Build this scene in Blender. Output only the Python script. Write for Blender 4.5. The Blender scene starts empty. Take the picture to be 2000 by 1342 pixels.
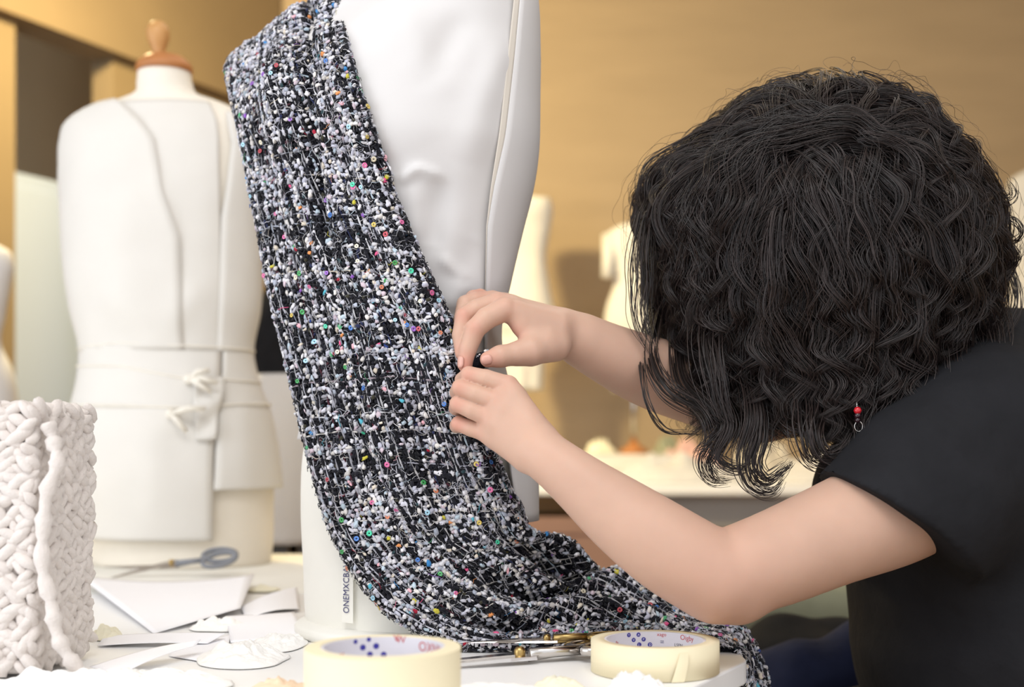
import bpy, bmesh, math, random
import numpy as np
from mathutils import Vector, Matrix, noise
import openvdb

random.seed(7); rng = np.random.default_rng(11)
scene = bpy.context.scene
COL = scene.collection
PI = math.pi
F = 2450.0            # focal length in pixels of the 2000 px wide frame
CX, HY = 1000.0, 860.0  # image column of the axis, image row of the horizon
CAMZ, TZ = 1.013, 0.80  # camera height, table height

# ------------------------------------------------------------------ camera, light, exposure
cam_d = bpy.data.cameras.new('camera'); cam = bpy.data.objects.new('camera', cam_d); COL.objects.link(cam)
cam.location = (0, 0, CAMZ); cam.rotation_euler = (PI/2, 0, 0)
cam_d.sensor_width = 36.0; cam_d.lens = 36.0*F/2000.0
cam_d.shift_y = (HY-671.0)/2000.0
cam_d.clip_start = 0.05; cam_d.clip_end = 60
cam_d.dof.use_dof = True; cam_d.dof.focus_distance = 1.25; cam_d.dof.aperture_fstop = 3.4
scene.camera = cam
scene.view_settings.view_transform = 'Standard'; scene.view_settings.look = 'None'
scene.view_settings.gamma = 1.0; scene.view_settings.use_curve_mapping = False
scene.view_settings.exposure = -0.02

w = bpy.data.worlds.new('world'); scene.world = w; w.use_nodes = True
w.node_tree.nodes['Background'].inputs[0].default_value = (0.93, 0.95, 1.0, 1)
w.node_tree.nodes['Background'].inputs[1].default_value = 1.28

def area(name, loc, target, sx, sy, power, color):
    l = bpy.data.lights.new(name, 'AREA'); l.shape = 'RECTANGLE'; l.size = sx; l.size_y = sy
    l.energy = power; l.color = color
    o = bpy.data.objects.new(name, l); COL.objects.link(o); o.location = loc
    o.rotation_euler = (Vector(target)-Vector(loc)).to_track_quat('-Z', 'Y').to_euler()
    return o
area('ceiling_lamp_front', (-0.3, -0.1, 3.05), (-0.1, 1.1, 0.7), 1.8, 1.0, 34, (1.0, 0.985, 0.96))
area('ceiling_lamp_middle', (0.5, 2.6, 3.1), (0.3, 2.7, 0.8), 2.4, 0.8, 13, (1.0, 0.97, 0.92))
area('window_light', (-2.3, 0.1, 1.05), (0.1, 1.3, 1.0), 1.4, 2.0, 25, (0.84, 0.91, 1.0))
area('wall_lamp', (-1.15, 3.3, 2.62), (0.35, 5.2, 0.65), 0.22, 0.22, 84, (1.0, 0.81, 0.42))
area('side_room_fill', (-2.6, 5.0, 2.9), (-1.9, 4.9, 1.0), 0.6, 0.6, 74, (0.82, 0.92, 1.0))  # added fill without a visible source, brightens the side room and cabinet

# ------------------------------------------------------------------ helpers
def lin(c):
    return tuple(((v/255.0)/12.92 if v/255.0 <= 0.04045 else ((v/255.0+0.055)/1.055)**2.4) for v in c)
def P(px, py, d):
    return np.array([(px-CX)/F*d, d, CAMZ-(py-HY)/F*d])
def T(px, py, h=0.0):
    return P(px, py, (CAMZ-TZ-h)*F/(py-HY))

def mat(name, rgb, rough=0.6, spec=0.4, metal=0.0, nscale=0, namp=0.0, bump=0.0, bscale=200.0, sheen=0.0, sss=0.0, bdist=0.001, stretch=None):
    m = bpy.data.materials.new(name); m.use_nodes = True
    nt = m.node_tree; b = nt.nodes['Principled BSDF']
    c = lin(rgb)
    b.inputs['Base Color'].default_value = (*c, 1); b.inputs['Roughness'].default_value = rough
    b.inputs['Specular IOR Level'].default_value = spec; b.inputs['Metallic'].default_value = metal
    if sheen: b.inputs['Sheen Weight'].default_value = sheen
    if sss:
        b.inputs['Subsurface Weight'].default_value = sss
        b.inputs['Subsurface Radius'].default_value = (1.0, 0.35, 0.2); b.inputs['Subsurface Scale'].default_value = 0.006
    tc = nt.nodes.new('ShaderNodeTexCoord'); mp = nt.nodes.new('ShaderNodeMapping')
    nt.links.new(tc.outputs['Object'], mp.inputs[0])
    if stretch: mp.inputs['Scale'].default_value = stretch
    if nscale:
        n = nt.nodes.new('ShaderNodeTexNoise'); n.inputs['Scale'].default_value = nscale; n.inputs['Detail'].default_value = 5
        nt.links.new(mp.outputs[0], n.inputs['Vector'])
        r = nt.nodes.new('ShaderNodeValToRGB')
        lo = tuple(max(0, v*(1-namp)) for v in c); hi = tuple(min(1, v*(1+namp)) for v in c)
        r.color_ramp.elements[0].position = 0.3; r.color_ramp.elements[1].position = 0.7
        r.color_ramp.elements[0].color = (*lo, 1); r.color_ramp.elements[1].color = (*hi, 1)
        nt.links.new(n.outputs['Fac'], r.inputs[0]); nt.links.new(r.outputs[0], b.inputs['Base Color'])
    if bump:
        n2 = nt.nodes.new('ShaderNodeTexNoise'); n2.inputs['Scale'].default_value = bscale; n2.inputs['Detail'].default_value = 4
        nt.links.new(mp.outputs[0], n2.inputs['Vector'])
        bp = nt.nodes.new('ShaderNodeBump'); bp.inputs['Strength'].default_value = bump; bp.inputs['Distance'].default_value = bdist
        nt.links.new(n2.outputs['Fac'], bp.inputs['Height']); nt.links.new(bp.outputs[0], b.inputs['Normal'])
    return m

M = {}
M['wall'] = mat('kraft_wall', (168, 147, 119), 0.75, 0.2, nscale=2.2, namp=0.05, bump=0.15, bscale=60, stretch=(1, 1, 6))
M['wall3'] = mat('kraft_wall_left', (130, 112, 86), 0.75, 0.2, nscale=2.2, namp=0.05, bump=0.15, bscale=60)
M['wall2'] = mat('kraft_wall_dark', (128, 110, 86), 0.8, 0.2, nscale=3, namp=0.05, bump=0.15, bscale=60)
M['brownwall'] = mat('shaded_brown_wall', (205, 184, 150), 0.85, 0.15, nscale=2, namp=0.06)
M['ceiling'] = mat('ceiling_white', (225, 222, 215), 0.9, 0.1, nscale=4, namp=0.02)
M['floor'] = mat('floor_wood', (150, 122, 82), 0.55, 0.3, nscale=5, namp=0.12, stretch=(8, 1, 1))
M['paleboard'] = mat('pale_board', (180, 193, 220), 0.6, 0.3, nscale=1.2, namp=0.05)
M['cream'] = mat('form_jersey', (236, 228, 214), 0.8, 0.15, nscale=30, namp=0.015, bump=0.12, bscale=900, bdist=0.0004)
M['cream2'] = mat('form_jersey_white', (244, 242, 234), 0.75, 0.2, nscale=30, namp=0.01, bump=0.1, bscale=900, bdist=0.0004)
M['toile'] = mat('white_toile', (209, 206, 204), 0.85, 0.1, nscale=14, namp=0.015, bump=0.15, bscale=1400, bdist=0.0003)
M['toile2'] = mat('white_toile_warm', (220, 216, 209), 0.85, 0.1, nscale=14, namp=0.015, bump=0.15, bscale=1000, bdist=0.0003)
M['seam'] = mat('seam_beige', (212, 204, 192), 0.85, 0.1, nscale=20, namp=0.02)
M['tape_white'] = mat('white_twill', (232, 226, 214), 0.85, 0.1, nscale=50, namp=0.03)
M['wood'] = mat('beech_wood', (201, 150, 92), 0.38, 0.4, nscale=18, namp=0.14, stretch=(1, 1, .25))
M['wood2'] = mat('beech_wood_dark', (182, 120, 70), 0.4, 0.4, nscale=20, namp=0.12)
M['tabletop'] = mat('white_laminate', (246, 245, 243), 0.4, 0.35, nscale=6, namp=0.01)
M['tableedge'] = mat('pale_edge_band', (222, 219, 212), 0.5, 0.3, nscale=12, namp=0.02)
M['grey_metal'] = mat('grey_painted_steel', (140, 136, 132), 0.5, 0.4, nscale=8, namp=0.04)
M['black_cloth'] = mat('black_jersey', (26, 26, 29), 0.85, 0.15, nscale=40, namp=0.2, bump=0.2, bscale=500)
M['paper'] = mat('white_paper', (250, 249, 252), 0.7, 0.2, nscale=9, namp=0.008)
M['fluff'] = mat('white_muslin_scrap', (249, 247, 243), 0.95, 0.05, nscale=40, namp=0.02, bump=0.5, bscale=260, bdist=0.002)
M['peach'] = mat('peach_scrap', (246, 218, 188), 0.9, 0.1, nscale=60, namp=0.06, bump=0.4, bscale=200)
M['cream_scrap'] = mat('cream_scrap', (240, 234, 210), 0.9, 0.1, nscale=40, namp=0.03, bump=0.4, bscale=200)
M['knit'] = mat('chunky_cream_wool', (218, 209, 202), 0.95, 0.05, nscale=120, namp=0.05, bump=0.6, bscale=420, bdist=0.0015, sheen=0.3)
M['maskingtape'] = mat('cream_crepe_tape', (238, 226, 192), 0.7, 0.25, nscale=20, namp=0.02, bump=0.25, bscale=500, bdist=0.0004)
M['tapecore'] = mat('pale_card_core', (221, 218, 224), 0.55, 0.3, nscale=30, namp=0.02)
M['steel'] = mat('polished_steel', (205, 200, 195), 0.2, 0.5, metal=1.0, nscale=40, namp=0.05)
M['brass'] = mat('worn_brass', (178, 150, 96), 0.3, 0.5, metal=1.0, nscale=40, namp=0.08)
M['greyplastic'] = mat('grey_plastic', (132, 134, 140), 0.4, 0.4, nscale=20, namp=0.03)
M['ink_blue'] = mat('blue_ink', (66, 62, 150), 0.6, 0.2, nscale=60, namp=0.05)
M['ink_navy'] = mat('navy_ink', (62, 62, 110), 0.6, 0.2, nscale=60, namp=0.05)
M['ink_red'] = mat('red_ink', (196, 70, 72), 0.6, 0.2, nscale=60, namp=0.05)
M['ink_black'] = mat('black_ink', (40, 40, 46), 0.6, 0.2, nscale=60, namp=0.05)
M['ink_white'] = mat('white_ink', (225, 225, 235), 0.6, 0.2, nscale=60, namp=0.03)
M['skin'] = mat('skin', (200, 163, 142), 0.5, 0.3, nscale=22, namp=0.045, bump=0.12, bscale=520, bdist=0.0004, sss=0.25)
M['nail'] = mat('finger_nail', (212, 162, 146), 0.3, 0.4, nscale=60, namp=0.02)
M['shirt'] = mat('black_cotton', (29, 29, 32), 0.85, 0.2, nscale=30, namp=0.12, bump=0.6, bscale=22, bdist=0.006)
M['trouser'] = mat('dark_navy_denim', (30, 32, 44), 0.85, 0.2, nscale=60, namp=0.15, bump=0.2, bscale=300)
M['navy'] = mat('navy_garment', (34, 40, 66), 0.85, 0.2, nscale=25, namp=0.2, bump=0.4, bscale=30, bdist=0.006)
M['blackgarment'] = mat('black_garment', (21, 22, 27), 0.85, 0.2, nscale=25, namp=0.2, bump=0.4, bscale=30, bdist=0.006)
M['olive'] = mat('olive_upholstery', (142, 142, 118), 0.85, 0.15, nscale=30, namp=0.06, bump=0.2, bscale=400)
M['cardboard'] = mat('pinkish_card', (146, 116, 104), 0.8, 0.2, nscale=10, namp=0.05)
M['gapshade'] = mat('gap_shade', (52, 52, 58), 0.7, 0.3, nscale=10, namp=0.06)  # shade colour for the gap below the skirt hem
M['brownwood'] = mat('brown_board', (120, 92, 52), 0.7, 0.3, nscale=8, namp=0.12, stretch=(1, 8, 8))
M['pinkcloth'] = mat('pale_pink_cloth', (226, 184, 172), 0.9, 0.1, nscale=30, namp=0.04)
M['greencloth'] = mat('grey_green_cloth', (150, 152, 130), 0.9, 0.1, nscale=30, namp=0.08)
M['hairbase'] = mat('dark_hair_mass', (22, 18, 18), 0.6, 0.25, nscale=60, namp=0.3, bump=0.6, bscale=90, bdist=0.004)
M['bead_red'] = mat('red_bead', (190, 30, 40), 0.15, 0.6, nscale=80, namp=0.05)
M['bead_dark'] = mat('dark_bead', (40, 18, 26), 0.15, 0.6, nscale=80, namp=0.05)
M['rubber'] = mat('black_shoe', (24, 24, 26), 0.6, 0.3, nscale=40, namp=0.1)
M['eye'] = mat('eye_white', (225, 222, 218), 0.2, 0.5, nscale=90, namp=0.03)

def mesh_np(name, V, Fc, material=None, parent=None, smooth=True):
    V = np.asarray(V, np.float32).reshape(-1, 3)
    me = bpy.data.meshes.new(name)
    if isinstance(Fc, np.ndarray):
        n, k = Fc.shape
        me.vertices.add(len(V)); me.vertices.foreach_set('co', V.ravel())
        me.loops.add(n*k); me.loops.foreach_set('vertex_index', Fc.astype(np.int32).ravel())
        me.polygons.add(n); me.polygons.foreach_set('loop_start', np.arange(0, n*k, k, dtype=np.int32))
        me.update(calc_edges=True); me.validate()
    else:
        me.from_pydata(V.tolist(), [], Fc)
    if smooth: me.polygons.foreach_set('use_smooth', np.ones(len(me.polygons), bool))
    if material is not None:
        for m_ in (material if isinstance(material, (list, tuple)) else [material]): me.materials.append(m_)
    o = bpy.data.objects.new(name, me); COL.objects.link(o)
    if parent is not None: o.parent = parent
    me.update()
    return o

class MB:
    """collects primitives into one mesh"""
    def __init__(s): s.v = []; s.f = []
    def add(s, V, Fc):
        n = len(s.v); s.v += [tuple(map(float, p)) for p in V]; s.f += [tuple(i+n for i in f) for f in Fc]; return s
    def box(s, c, size, rot=None, bev=0.0):
        bm = bmesh.new(); bmesh.ops.create_cube(bm, size=1.0)
        for v in bm.verts: v.co = Vector((v.co.x*size[0], v.co.y*size[1], v.co.z*size[2]))
        if bev: bmesh.ops.bevel(bm, geom=bm.edges[:], offset=bev, segments=2, affect='EDGES', profile=0.5)
        R = Matrix.Rotation(rot, 3, 'Z') if isinstance(rot, (int, float)) else (rot or Matrix.Identity(3))
        bm.verts.index_update()
        s.add([R @ v.co + Vector(c) for v in bm.verts], [[v.index for v in f.verts] for f in bm.faces]); bm.free(); return s
    def tube(s, pts, rad, n=10, cap=True, flat=None):
        pts = [Vector(p) for p in pts]; m = len(pts)
        if isinstance(rad, (int, float)): rad = [rad]*m
        V = []; up = Vector((0.13, 0.31, 0.94)); prev = None
        for i, p in enumerate(pts):
            t = (pts[min(i+1, m-1)]-pts[max(i-1, 0)]).normalized()
            a = (prev - t*prev.dot(t)) if prev is not None else t.cross(up)
            if a.length < 1e-6: a = t.orthogonal()
            a.normalize(); prev = a; b = t.cross(a)
            for k in range(n):
                an = 2*PI*k/n; V.append(p + (a*math.cos(an)+b*math.sin(an))*rad[i])
        Fc = [(i*n+k, i*n+(k+1) % n, (i+1)*n+(k+1) % n, (i+1)*n+k) for i in range(m-1) for k in range(n)]
        if cap: Fc += [tuple(range(n-1, -1, -1)), tuple((m-1)*n+k for k in range(n))]
        return s.add(V, Fc)
    def lathe(s, prof, c=(0, 0, 0), n=32, axis=None, closed=False):
        R = Matrix.Identity(3) if axis is None else Vector((0, 0, 1)).rotation_difference(Vector(axis)).to_matrix()
        V = []; m = len(prof)
        for r, z in prof:
            for k in range(n):
                a = 2*PI*k/n; V.append(R @ Vector((r*math.cos(a), r*math.sin(a), z)) + Vector(c))
        Fc = [(i*n+k, i*n+(k+1) % n, (i+1)*n+(k+1) % n, (i+1)*n+k) for i in range(m-1) for k in range(n)]
        if closed: Fc += [((m-1)*n+k, (m-1)*n+(k+1) % n, (k+1) % n, k) for k in range(n)]
        else: Fc += [tuple(range(n-1, -1, -1)), tuple((m-1)*n+k for k in range(n))]
        return s.add(V, Fc)
    def poly_prism(s, pts, z0, z1):
        n = len(pts); V = [(p[0], p[1], z0) for p in pts]+[(p[0], p[1], z1) for p in pts]
        return s.add(V, [tuple(range(n-1, -1, -1)), tuple(range(n, 2*n))]+[(i, (i+1) % n, n+(i+1) % n, n+i) for i in range(n)])
    def build(s, name, material, parent=None, smooth=False, bevel=0.0):
        o = mesh_np(name, s.v, s.f, material, parent, smooth)
        bm = bmesh.new(); bm.from_mesh(o.data); bmesh.ops.recalc_face_normals(bm, faces=bm.faces[:]); bm.to_mesh(o.data); bm.free()
        if bevel:
            md = o.modifiers.new('bevel', 'BEVEL'); md.width = bevel; md.segments = 2; md.limit_method = 'ANGLE'
        return o

def tag(o, label=None, cat=None, group=None, kind=None):
    if label: o['label'] = label
    if cat: o['category'] = cat
    if group: o['group'] = group
    if kind: o['kind'] = kind
    return o
def thing(name, loc, label, cat, group=None):
    o = bpy.data.objects.new(name, None); COL.objects.link(o); o.location = [float(v) for v in loc]
    o.empty_display_size = 0.05
    return tag(o, label, cat, group)
def adopt(child, parent):
    """parent without moving (parents carry no rotation here)"""
    child.parent = parent; child.matrix_parent_inverse = Matrix.Translation(-Vector(parent.location)); return child

def cat_interp(xs, ys, x):
    """smooth (cubic hermite, monotone-ish) interpolation of columns"""
    xs = np.asarray(xs, float); ys = np.asarray(ys, float)
    if ys.ndim == 1: ys = ys[:, None]
    x = np.clip(np.atleast_1d(np.asarray(x, float)), xs[0], xs[-1])
    m = np.gradient(ys, xs, axis=0)
    i = np.clip(np.searchsorted(xs, x)-1, 0, len(xs)-2)
    h = (xs[i+1]-xs[i])[:, None]; t = ((x-xs[i])[:, None])/h
    h00 = 2*t**3-3*t**2+1; h10 = t**3-2*t**2+t; h01 = -2*t**3+3*t**2; h11 = t**3-t**2
    return h00*ys[i]+h10*h*m[i]+h01*ys[i+1]+h11*h*m[i+1]

def grid_faces(nv, nu, wrap=False):
    i = np.arange(nv-1)[:, None]; j = np.arange(nu if wrap else nu-1)[None, :]
    a = i*nu+j; b = i*nu+(j+1) % nu; c = (i+1)*nu+(j+1) % nu; d = (i+1)*nu+j
    return np.stack([a, b, c, d], -1).reshape(-1, 4)

def vnoise(V, scale, seed=0.0):
    o = Vector((seed*13.7, seed*5.1, seed*9.3))
    return np.array([noise.noise(Vector(p)*scale+o) for p in V])

# ------------------------------------------------------------------ room
def struct(o): o['kind'] = 'structure'; return o
struct(MB().box((0.6, 2.6, -0.05), (7.6, 8.0, 0.1)).build('floor', M['floor']))
struct(MB().box((0.6, 3.4, 3.25), (7.6, 6.4, 0.1)).build('ceiling', M['ceiling']))
A0 = np.array([-1.604, 4.05]); dirw = np.array([.249, .494])/np.linalg.norm([.249, .494])
nrm = np.array([dirw[1], -dirw[0]])      # towards the room (right)
corner = np.array([-1.005, 5.239])
struct(MB().box((1.55, corner[1]+.06, 1.6), (5.2, .12, 3.2)).build('wall_back', M['wall']))
struct(MB().box((3.4, 3.0, 1.6), (.12, 5.0, 3.2)).build('wall_right', M['wall']))
def wall_seg(mb, p, q, z0, z1, th=.1):
    p = np.array(p); q = np.array(q); c = (p+q)/2-nrm*th/2; L = np.linalg.norm(q-p)
    mb.box((c[0], c[1], (z0+z1)/2), (L, th, z1-z0), math.atan2((q-p)[1], (q-p)[0]))
B0 = A0+dirw*(4.436-4.05)/dirw[1]         # far jamb
HEAD = CAMZ+1.355
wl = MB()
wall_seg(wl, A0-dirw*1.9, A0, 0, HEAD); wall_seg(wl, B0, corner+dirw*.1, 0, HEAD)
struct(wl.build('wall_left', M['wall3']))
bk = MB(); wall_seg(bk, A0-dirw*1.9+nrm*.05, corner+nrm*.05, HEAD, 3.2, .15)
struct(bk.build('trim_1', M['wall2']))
# the small room seen through the opening
sr = MB(); q0 = A0-nrm*1.0-dirw*.6; q1 = A0-nrm*1.0+dirw*2.3
wall_seg(sr, q0, q1, 0, 3.2); struct(sr.build('wall_side_room', M['brownwall']))
sr2 = MB().box((q1[0]+.3, q1[1]-.2, 1.6), (.1, 1.6, 3.2), math.atan2(dirw[1], dirw[0])+PI/2)
struct(sr2.build('wall_side_room_end', M['brownwall']))
cb = A0-nrm*.45+dirw*.35
t = thing('storage_cabinet', (cb[0], cb[1], 0), 'pale blue-grey cabinet standing beyond the tall opening at far left', 'cabinet')
zt = CAMZ+(860-345)/F*(cb[1]-.05)
adopt(MB().box((cb[0], cb[1], zt/2), (1.0, .3, zt), math.atan2(dirw[1], dirw[0])).build('body', M['paleboard'], bevel=.01), t)
adopt(MB().box((cb[0]+nrm[0]*.151, cb[1]+nrm[1]*.151, zt/2), (.96, .012, zt-.1), math.atan2(dirw[1], dirw[0])).build('door', M['paleboard'], bevel=.004), t)

# ------------------------------------------------------------------ work tables
def slab_with_round(name, pts, th, material):
    return MB().poly_prism(pts, TZ-th, TZ).build(name, material, bevel=.002)
t = thing('work_table', (-.3, 1.4, 0), 'white work table with a cut-off corner under the tape rolls', 'table')
arc = []
for k in range(9):
    a = -0.48 + k*(0.48)/8
    arc.append((.228-.05+.05*math.cos(a), 1.225+.05*math.sin(a)))
outline = [(-1.1, .80), (.0, .80)]+arc+[(.228, 1.74), (-1.1, 1.74)]
o = slab_with_round('tabletop', outline, .022, M['tabletop']); adopt(o, t)
for (x, y) in ((-1.0, .92), (-1.0, 1.64), (.05, 1.64), (.02, .95)):
    adopt(MB().box((x, y, (TZ-.022)/2), (.05, .05, TZ-.022)).build('leg', M['grey_metal'], bevel=.004), t)
adopt(MB().box((-.47, 1.64, TZ-.07), (1.0, .03, .08)).build('apron', M['grey_metal']), t)
t = thing('rear_table', (-.6, 2.05, 0), 'cream-topped table under the dress form with the wooden knob', 'table')
adopt(MB().box((-.62, 2.055, TZ-.015), (1.28, .6, .03)).build('tabletop', M['cream2'], bevel=.003), t)
for (x, y) in ((-1.2, 1.82), (-1.2, 2.3), (-.05, 1.82), (-.05, 2.3)):
    adopt(MB().box((x, y, (TZ-.03)/2), (.05, .05, TZ-.03)).build('leg', M['grey_metal'], bevel=.004), t)
# ------------------------------------------------------------------ dress forms
class Form:
    """torso of revolution-like sections, measured at the distance d0 as (row, centre px, half width px, depth ratio)"""
    def __init__(s, d0, rows, yaw=0.0, tilt=None):
        s.d0 = d0; s.yaw = yaw; s.tilt = tilt
        rows = sorted(rows, key=lambda r: -r[0])
        sc = F/d0; z = []; val = []
        for (y, c, hw, ratio) in rows:
            A = hw/sc; a = A/math.sqrt(math.cos(yaw)**2+(ratio*math.sin(yaw))**2)
            z.append(CAMZ-(y-HY)/sc); val.append(((c-CX)/sc, a, a*ratio))
        s.z = np.array(z); s.val = np.array(val)
        s.zmin, s.zmax = s.z[0], s.z[-1]
    def sec(s, z): return cat_interp(s.z, s.val, z)
    def pt(s, th, z, off=0.0, e=2.0):
        th = np.asarray(th, float); z = np.asarray(z, float); th, z = np.broadcast_arrays(th, z)
        v = s.sec(z.ravel()).reshape(z.shape+(3,))
        a = v[..., 1]+off; b = v[..., 2]+off
        lx = a*np.cos(th); ly = b*np.sin(th)
        c, sn = math.cos(s.yaw), math.sin(s.yaw)
        x = v[..., 0]+lx*c-ly*sn; y = s.d0+lx*sn+ly*c
        zz = z.copy()
        if s.tilt: zz = zz + s.tilt(z)*lx
        return np.stack([x, y, zz], -1)
    def project(s, p): return CX+F*p[..., 0]/p[..., 1], HY-F*(p[..., 2]-CAMZ)/p[..., 1]
    def theta_at(s, px, z, off=0.0):
        """front angle whose projection falls on column px (clamped to the silhouette)"""
        ths = np.linspace(-PI*1.02+(-s.yaw), 0.02*PI-s.yaw, 240)
        x, _ = s.project(s.pt(ths, np.full_like(ths, z), off))
        i0, i1 = int(np.argmin(x)), int(np.argmax(x))
        if i0 > i1: i0, i1 = i1, i0
        seg = slice(i0, i1+1)
        return float(np.interp(px, x[seg], ths[seg])) if x[i1] > x[i0] else float(np.interp(-px, -x[seg], ths[seg]))
    def mesh(s, name, material, parent, off=0.0, nt=72, nz=90, z0=None, z1=None, disp=None):
        zs = np.linspace(z0 if z0 is not None else s.zmin, z1 if z1 is not None else s.zmax, nz)
        th = np.linspace(0, 2*PI, nt, endpoint=False)
        V = s.pt(th[None, :], zs[:, None], off)
        if disp is not None: V = disp(V)
        Fc = [tuple(f) for f in grid_faces(nz, nt, True)]
        Fc += [tuple(range(nt-1, -1, -1)), tuple((nz-1)*nt+k for k in range(nt))]
        return mesh_np(name, V.reshape(-1, 3), Fc, material, parent)
    def patch(s, name, material, parent, ys, left, right, off=0.006, n=26, thick=0.0015, disp=None, sub=30):
        """cloth panel: at image rows ys (of the d0 plane) between columns left/right; a number > 50 is a column, else an extra angle round the back"""
        ys = np.array(ys, float); yy = np.linspace(ys[0], ys[-1], sub)
        Lc = np.interp(yy, ys, left); Rc = np.interp(yy, ys, right)
        offs = np.interp(yy, ys, off) if np.ndim(off) else np.full_like(yy, off)
        V = np.zeros((sub, n, 3))
        for i in range(sub):
            z = CAMZ-(yy[i]-HY)*s.d0/F
            tl = s.theta_at(Lc[i], z, offs[i]) if Lc[i] > -900 else -PI-s.yaw-(-Lc[i]-1000)
            tr = s.theta_at(Rc[i], z, offs[i]) if Rc[i] < 9000 else -s.yaw+(Rc[i]-10000)
            V[i] = s.pt(np.linspace(tl, tr, n), np.full(n, z), offs[i])
        if disp is not None: V = disp(V)
        o = mesh_np(name, V.reshape(-1, 3), grid_faces(sub, n), material, parent)
        sd = o.modifiers.new('thickness', 'SOLIDIFY'); sd.thickness = thick; sd.offset = 0
        return o

def crease_disp(creases, namp=0.002, nscale=14, seed=1.0):
    """creases: (px0,py0,px1,py1,width_px,amp) measured where they lie on the cloth; pushes along -Y"""
    def f(V):
        sh = V.shape; W = V.reshape(-1, 3).copy()
        px = CX+F*W[:, 0]/W[:, 1]; py = HY-F*(W[:, 2]-CAMZ)/W[:, 1]
        d = vnoise(W, nscale, seed)*namp+vnoise(W, nscale*2.4, seed+2)*namp*.4
        for (x0, y0, x1, y1, wd, am) in creases:
            bx, by = x1-x0, y1-y0; L2 = bx*bx+by*by
            t = np.clip(((px-x0)*bx+(py-y0)*by)/L2, 0, 1)
            dist = np.hypot(px-x0-t*bx, py-y0-t*by); taper = 1-np.abs(2*t-1)**3
            d = d + am*np.exp(-(dist/wd)**2)*(0.35+.65*taper)
        W[:, 1] -= d
        return W.reshape(sh)
    return f

D_MAIN = 1.40
rows = [(-165, 742, 60, .95), (-125, 742, 62, .95), (-90, 744, 66, .9), (-50, 746, 82, .7), (-15, 750, 135, .48), (20, 752, 195, .40), (55, 753, 245, .42),
        (100, 754, 276, .50), (170, 757, 283, .60), (235, 762, 278, .66), (310, 770, 268, .68), (380, 784, 244, .68),
        (455, 790, 219, .69), (560, 795, 189, .71), (640, 795, 172, .74), (720, 792, 182, .74), (800, 794, 208, .74),
        (890, 800, 232, .75), (1000, 801, 237, .75), (1110, 803, 234, .75), (1190, 804, 232, .75), (1233, 805, 229, .75)]
zs0 = CAMZ-(300-HY)*D_MAIN/F
main = Form(D_MAIN, rows, yaw=math.radians(-28), tilt=lambda z: 0.30*np.clip((z-zs0)/0.12, 0, 1))
mf = thing('dress_form', (-.115, D_MAIN, TZ), 'large white dress form in the middle, dressed in white toile under the draped tweed', 'dress form')
adopt(main.mesh('torso', M['cream2'], None, off=-.010, nt=96, nz=140), mf)
cap = MB().lathe([(.001, .03), (.02, .028), (.036, .016), (.04, .004), (.038, 0)], (main.sec(main.zmax)[0, 0], D_MAIN, main.zmax-.002), 32)
adopt(cap.build('neck_cap', M['wood'], smooth=True), mf)
adopt(MB().lathe([(.128, 0), (.131, .003), (.131, .010), (.128, .013)], (-.110, D_MAIN, TZ), 48).build('base_plate', M['cream2'], smooth=True), mf)
# toile on the main form
cre = [(782, 352, 815, 328, 10, .006), (815, 328, 862, 346, 10, .006), (858, 352, 845, 480, 24, -.007), (800, 360, 815, 470, 20, .004), (905, 320, 1000, 60, 40, .007),
       (850, 150, 770, 10, 40, .006), (835, 150, 900, 30, 30, -.006), (905, 548, 880, 610, 26, .007), (860, 500, 912, 552, 14, .005),
       (800, 300, 700, 90, 45, .003), (930, 470, 890, 560, 30, -.003), (720, 260, 800, 400, 30, -.003), (940, 700, 985, 760, 20, .003)]
tb = adopt(main.mesh('toile', M['toile'], None, off=-.0005, nt=150, nz=150, z0=CAMZ-(858-HY)*D_MAIN/F, z1=CAMZ-(-60-HY)*D_MAIN/F,
          disp=crease_disp(cre, .0045, 12, 1)), mf)
tb['label'] = 'white toile cover'
ys = [-20, 60, 110, 200, 320, 400, 470, 569, 640, 720, 860, 1012]
rt = [10000.9]*len(ys)
lt = [1024, 1022, 1020, 1007, 986, 966, 953, 950, 948, 950, 990, 1012]
pn = adopt(main.patch('side_panel', M['toile'], None, ys, lt, rt, off=.007, n=30, thick=.0022, sub=60, disp=crease_disp([(1000, 500, 965, 580, 14, .002)], .001, 12, 4)), mf)
ls = [1014, 1011, 1008, 993, 973, 959, 950, 948, 946, 948, 988, 1010]
adopt(main.patch('seam_allowance', M['seam'], None, ys, ls, lt, off=.0045, n=6, thick=.001, sub=60), mf)

def text_obj(name, body, size, material, parent, fn, extrude=0.00015, align='LEFT'):
    cu = bpy.data.curves.new(name, 'FONT'); cu.body = body; cu.size = size; cu.align_x = align; cu.resolution_u = 3
    tmp = bpy.data.objects.new(name, cu); COL.objects.link(tmp)
    bpy.context.view_layer.update()
    me = bpy.data.meshes.new_from_object(tmp.evaluated_get(bpy.context.evaluated_depsgraph_get()))
    bpy.data.objects.remove(tmp); bpy.data.curves.remove(cu)
    for v in me.vertices: v.co = Vector([float(c) for c in fn(v.co.x, v.co.y)])
    me.name = name; me.materials.clear(); me.materials.append(material)
    o = bpy.data.objects.new(name, me); COL.objects.link(o); o.parent = parent
    return o
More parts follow.
